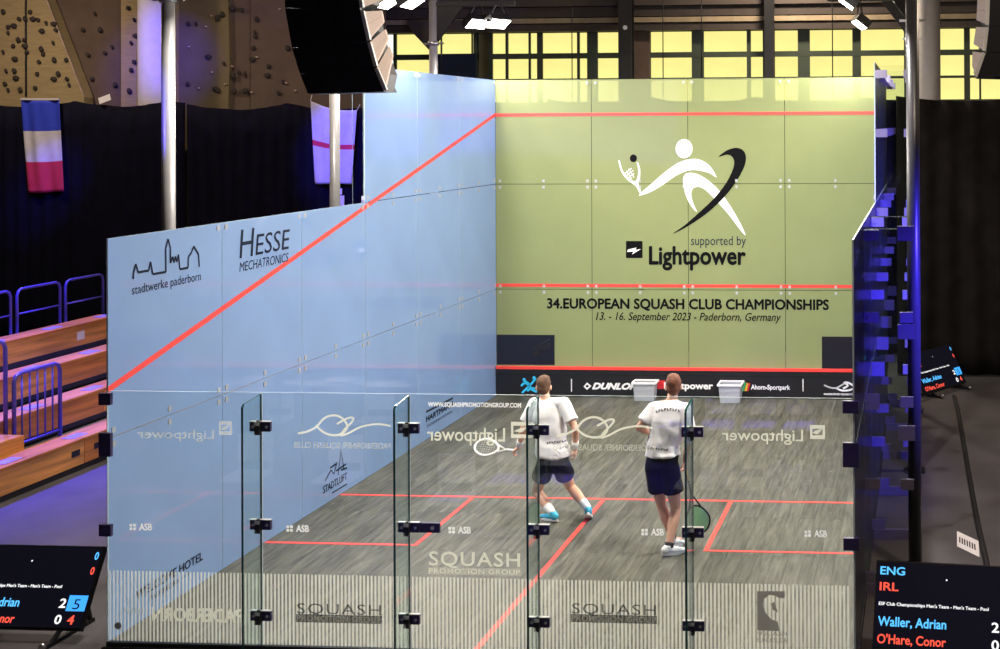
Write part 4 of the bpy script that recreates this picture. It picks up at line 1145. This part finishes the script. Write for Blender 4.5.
for k, u in enumerate(((441, 'beside the slanting roof bracket'), (507.3, 'above the corner of pale blue and green walls'), (572, 'between the wall corner and the bolted post'), (663, 'next to the bolted post on the emblem side'), (701.5, 'above the head of the emblem'), (832.5, 'close to the floodlights by the concrete column'))):
    u, where = u; c = oY(u, 50, 15.6)
    h = root('hoist_cable', (c.x, 15.6, 4.75), 'thin dark hoist cable '+where, 'cable', 'hoist cables hanging before the windows')
    mk('wire', MB().tube([(c.x, 15.6, 4.8), (c.x, 15.6, 9)], .012, 6), 'black', h)
    mk('end_weight', MB().tube([(c.x, 15.6, 4.7), (c.x, 15.6, 4.8)], .03, 8), 'black', h)
dp = root('wall_display', oY(455, 76, 16.6), 'dark display panel hanging below the yellow window panes', 'display')
a, b = oY(436.5, 77, 16.6), oY(476, 53.5, 16.6)
mk('panel', MB().box((a.x, 16.6, a.z-.4), (b.x, 16.68, b.z)), 'navy_print', dp)
mk('hanger', MB().bar((a.x+.1, 16.64, b.z), (a.x+.1, 16.64, 9), .03).bar((b.x-.1, 16.64, b.z), (b.x-.1, 16.64, 9), .03), 'black_metal', dp)
g_ = root('roof_bracket', oY(415, 24, 16.5), 'dark slanting roof bracket before the first yellow panes', 'bracket')
q = [oY(u, v, 16.5) for u, v in ((406, 20), (476, 20), (476, 31), (434, 31), (436, 76), (429, 76), (429, 50), (411, 31))]
mk('plate', MB().prism(q, (0, .08, 0)), 'beam', g_)

# ================================================================== loudspeaker arrays
def array(name, label, profile, outer, Y, flip):
    """curved line array: stacked cabinets; pixel profile of the rear edge and front edge"""
    R_ = root(name, oY(profile[-1][0][0], profile[-1][0][1], Y), label, 'loudspeaker', 'hanging loudspeaker arrays')
    wd = .27
    for k in range(len(profile)-1):
        (r0, f0), (r1, f1) = profile[k], profile[k+1]
        A0, B0, A1, B1 = [oY(u, v, Y) for u, v in (r0, f0, r1, f1)]
        gap = (A1-A0)*.012
        ex = Vector((0, wd, 0))
        cb = mk('cabinet', MB().prism([A0+gap, B0+gap, B1-gap, A1-gap], ex), 'pa', R_)
        if k >= 1:
            for s in (.22, .60):   # recessed side strips
                p0 = A0.lerp(B0, s); p1 = A1.lerp(B1, s); d1 = (B0-A0)*.16; d2 = (B1-A1)*.16
                q = Vector((0, -.006, 0))
                mk('side_strip', MB().prism([p0.lerp(p1, .06)+q, p0.lerp(p1, .06)+d1+q, p1.lerp(p0, .06)+d2+q, p1.lerp(p0, .06)+q], (0, .005, 0)), 'black_metal', cb)
        # grille: a shallow wedge on the front, turned to the listeners
        n = (B1-B0).cross(ex).normalized()
        if (n.x > 0) != (not flip): n = -n
        p, q = B0.lerp(B1, .05), B0.lerp(B1, .95)
        mk('frame_edge', MB().prism([p, q, q+n*.03, p+n*.03], (0, .03, 0)), 'alloy', cb)
        (o0, o1) = outer[k]
        e = [B0.lerp(B1, .06), oY(o0[0], o0[1], Y+.2), oY(o1[0], o1[1], Y+.2), B0.lerp(B1, .94)]
        e = [p_ + n*.012 for p_ in e]
        for h0, h1 in ((0, .49), (.51, 1)):
            q4 = [e[0].lerp(e[3], h0), e[1].lerp(e[2], h0), e[1].lerp(e[2], h1), e[0].lerp(e[3], h1)]
            mk('grille', MB().prism(q4, (0, .03, 0)), 'cream', cb)
        core = [B0, e[1].lerp(e[0], .55), e[2].lerp(e[3], .55), B1]
        mk('front_core', MB().prism([p_ + Vector((0, .035, 0)) for p_ in core], (0, .16, 0)), 'pa', cb)
    top = oY(profile[0][0][0], profile[0][0][1], Y); tf = oY(profile[0][1][0], profile[0][1][1], Y)
    rg = MB()
    for yy in (.06, .21):
        for p in (top.lerp(tf, .25), top.lerp(tf, .75)): rg.tube([p + Vector((0, yy, -.02)), Vector((p.x, p.y+yy, 9))], .012, 6)
    mk('rigging', rg, 'steel', R_)
    return R_
PAY = .2
array('loudspeaker_array', 'black curved loudspeaker array with cream grilles hanging over the pale blue wall',
      [((283, -80), (353, -80)), ((284, -35), (355, -35)), ((285, 8), (360, 10)), ((292, 48), (367, 42)), ((300, 74), (374, 68)), ((308, 94), (384, 92))],
      [((376, -78), (377, -45)), ((378, -33), (380, 0)), ((380, 11), (382, 22)), ((383.5, 30), (386.5, 39)), ((387.5, 47), (391, 56))], PAY, False)
array('loudspeaker_array', 'black loudspeaker array hanging beside the concrete column on the folded curtain side',
      [((1060, -80), (993, -80)), ((1060, -40), (992, -40)), ((1062, -5), (990, -3)), ((1060, 26), (989, 26)), ((1056, 55), (986, 52)), ((1050, 80), (977, 78))],
      [((982, -80), (982, -45)), ((982, -38), (981, -8)), ((979, -1), (978, 20)), ((977.5, 27), (975, 44)), ((974, 52), (973.5, 66))], PAY, True)

# ================================================================== floor bits
cb = MB(); cp = smooth([oZ(u, v, FZ) for u, v in ((954, 396), (958, 412), (963, 440), (969, 475), (977, 520), (984, 552), (992, 590))], 4)
for a, b in zip(cp, cp[1:]):
    s = (b-a).cross(Vector((0, 0, 1))).normalized()
    cb.add([a-s*.035, a-s*.015+Vector((0, 0, .022)), a+s*.015+Vector((0, 0, .022)), a+s*.035, b-s*.035, b-s*.015+Vector((0, 0, .022)), b+s*.015+Vector((0, 0, .022)), b+s*.035], [(0, 1, 5, 4), (1, 2, 6, 5), (2, 3, 7, 6)])
tag(mk('cable_cover', cb, 'cable'), 'black cable cover running along the grey hall floor', 'cable cover')
fs_ = root('floor_sign', oZ(968, 548, FZ), 'small white floor sign with a row of dark marks beside the cable cover', 'sign')
c0, c1, c2, c3 = [oZ(u, v, FZ+.004) for u, v in ((957, 546), (979.5, 557), (978.5, 541), (957, 531))]
mk('card', MB().prism([c0, c1, c2, c3], (0, 0, -.003)), 'paper', fs_)
mks = MB()
for k in range(7):
    s = .1+.8*k/7; a = c0.lerp(c1, s); b = c3.lerp(c2, s); s2 = s+.06; a2 = c0.lerp(c1, s2); b2 = c3.lerp(c2, s2); q = Vector((0, 0, .001))
    mks.add([a.lerp(b, .3)+q, a2.lerp(b2, .3)+q, a2.lerp(b2, .68)+q, a.lerp(b, .68)+q], [(0, 1, 2, 3)])
mk('printed_marks', mks, 'black_print', fs_)

# ================================================================== blue stage lamps
def par(label, loc, targets, energy, angle=60, color=BLUE):
    p = V(loc); d = (V(targets)-p).normalized()
    R_ = root('stage_lamp', (p.x, p.y, p.z), label, 'stage lamp', 'blue stage lamps of the hall')
    mk('can', MB().tube([p-d*.24, p-d*.2, p-d*.03, p], [.06, .09, .10, .105], 16), 'black_metal', R_)
    mk('lens', MB().tube([p+d*.001, p+d*.008], .09, 16), 'lens_blue', R_)
    sd = d.cross(Vector((0, 0, 1))); sd = sd.normalized() if sd.length > .05 else Vector((1, 0, 0))
    b = MB()
    end = Vector((p.x, p.y, FZ)) if p.z < 3 else Vector((p.x, p.y, 9))
    m = p - d*.1
    for s in (-1, 1): b.bar(m + sd*s*.11, m + sd*s*.11 + Vector((0, 0, -.12 if p.z < 3 else .16)), .02)
    k = Vector((m.x, m.y, m.z + (-.12 if p.z < 3 else .16))); b.bar(k - sd*.12, k + sd*.12, .02)
    b.bar(k, Vector((k.x, k.y, end.z)), .025)
    mk('yoke', b, 'black_metal', R_)
    spot_lamp(R_, p + d*.02, targets, energy, color, angle)
par('blue stage lamp above the bleacher', (-6.6, 7.2, 7.6), (-5.7, 7.0, .6), 9000, 70)
par('blue stage lamp above the front of the bleacher', (-6.3, 3.5, 7.6), (-5.2, 4.2, .3), 7500, 65)
par('blue stage lamp aimed at the banded flag', (-6.5, 9.5, 7.8), (-10.9, 14.1, 3.3), 3600, 13)
par('blue stage lamp aimed at the red cross flag', (-4.5, 9.5, 7.8), (-4.8, 14.1, 3.9), 5000, 20)
par('blue stage lamp aimed at the pale column', (-5.5, 9.0, 7.8), (-8.85, 14.7, 6.0), 3800, 20)
par('blue stage lamp aimed along the pale blue wall', (-3.6, -1.0, 6.6), (-.95, 2.3, 4.6), 1600, 12)
par('blue stage lamp outside the dark glass side wall', (9.6, .4, 3.2), (6.75, 3.4, 2.5), 4500, 62)
par('blue stage lamp near the folded curtain', (9.6, 5.6, 3.1), (6.75, 6.6, 3.5), 3600, 66)

# ================================================================== warm fill lamps added under the ceiling
def fill_lamp(label, x, y, en):  # unseen warm lamps, added to brighten the dark hall
    z = 8.55
    R_ = root('fill_lamp', (x, y, z), label, 'fill lamp', 'fill lamps added to brighten the hall')
    mk('rod', MB().tube([(x, y, z+.2), (x, y, 9)], .015, 6), 'black_metal', R_)
    mk('shade', MB().tube([(x, y, z+.2), (x, y, z+.12), (x, y, z)], [.06, .2, .34], 20, cap=False), 'black_metal', R_)
    mk('bulb', MB().ell((x, y, z+.06), (.12, .12, .06), nu=12, nv=6), 'lens', R_)
    area_lamp(R_, (x, y, z-.01), (0, 0, -1), (.5, .5), en, (1.0, .80, .58))
fill_lamp('added fill lamp between the court and the bleacher', -2.6, 5.0, 230)
fill_lamp('added fill lamp before the brown climbing panels', -6.4, 11.6, 120)
fill_lamp('added fill lamp before the tan climbing panels', -11.2, 11.6, 250)
fill_lamp('added fill lamp hanging over the side floor', 10.2, 6.0, 260)
fill_lamp('added fill lamp hanging over the entrance floor', 9.5, -2.0, 330)
fill_lamp('added fill lamp hanging before the windows', 4.3, 14.9, 380)

# ================================================================== spectator chairs behind the court (seen mirrored in the glass)
def chair_parts(t):
    for sx in (-.2, .2):
        for sy in (-.2, .2): link('leg', LEGM, t, LOC[t.name] + Vector((sx, sy, 0)))
    link('seat', SEATM, t, LOC[t.name] + Vector((0, 0, .44))); link('backrest', BACKM, t, LOC[t.name] + Vector((0, -.21, .72)))
LEGM = MB().tube([(0, 0, 0), (0, 0, .44)], .013, 8).mesh('leg', 'black_metal')
SEATM = MB().box((-.22, -.21, -.012), (.22, .21, .012)).box((-.20, -.19, .012), (.20, .19, .03)).mesh('seat', 'chair_shell')
BACKM = MB().box((-.21, -.012, -.16), (.21, .012, .16)).box((-.20, -.014, -.30), (-.175, .01, -.16)).box((.175, -.014, -.30), (.20, .01, -.16)).mesh('backrest', 'chair_shell')
for x, y in ((2.23, -3.8), (2.79, -3.8), (4.40, -3.8), (4.96, -3.8), (.2, -3.8), (-.9, -3.8), (4.2, -6.5), (4.76, -6.5), (5.32, -6.5), (3.64, -6.5), (2.5, -6.5), (-.6, -6.5), (-2.05, -6.5), (1.82, -3.05)):
    near = y > -5
    t = root('spectator_chair', (x, y, FZ), 'pale shell chair set apart before the rows facing the court glass' if y > -3.5 else ('pale shell chair in the front row facing the court glass' if near else 'pale shell chair in the second row facing the court glass'), 'chair', 'spectator chairs behind the court')
    chair_parts(t)
par('blue lamp added over the spectator chairs for the glass reflections', (2.0, -4.6, 5.6), (2.2, -4.0, 0), 3600, 58)  # this lamp and the next: added out of view for purple reflections in the glass
par('blue lamp added over the second chair row for the glass reflections', (4.6, -6.9, 5.6), (4.4, -6.0, 0), 5500, 52)
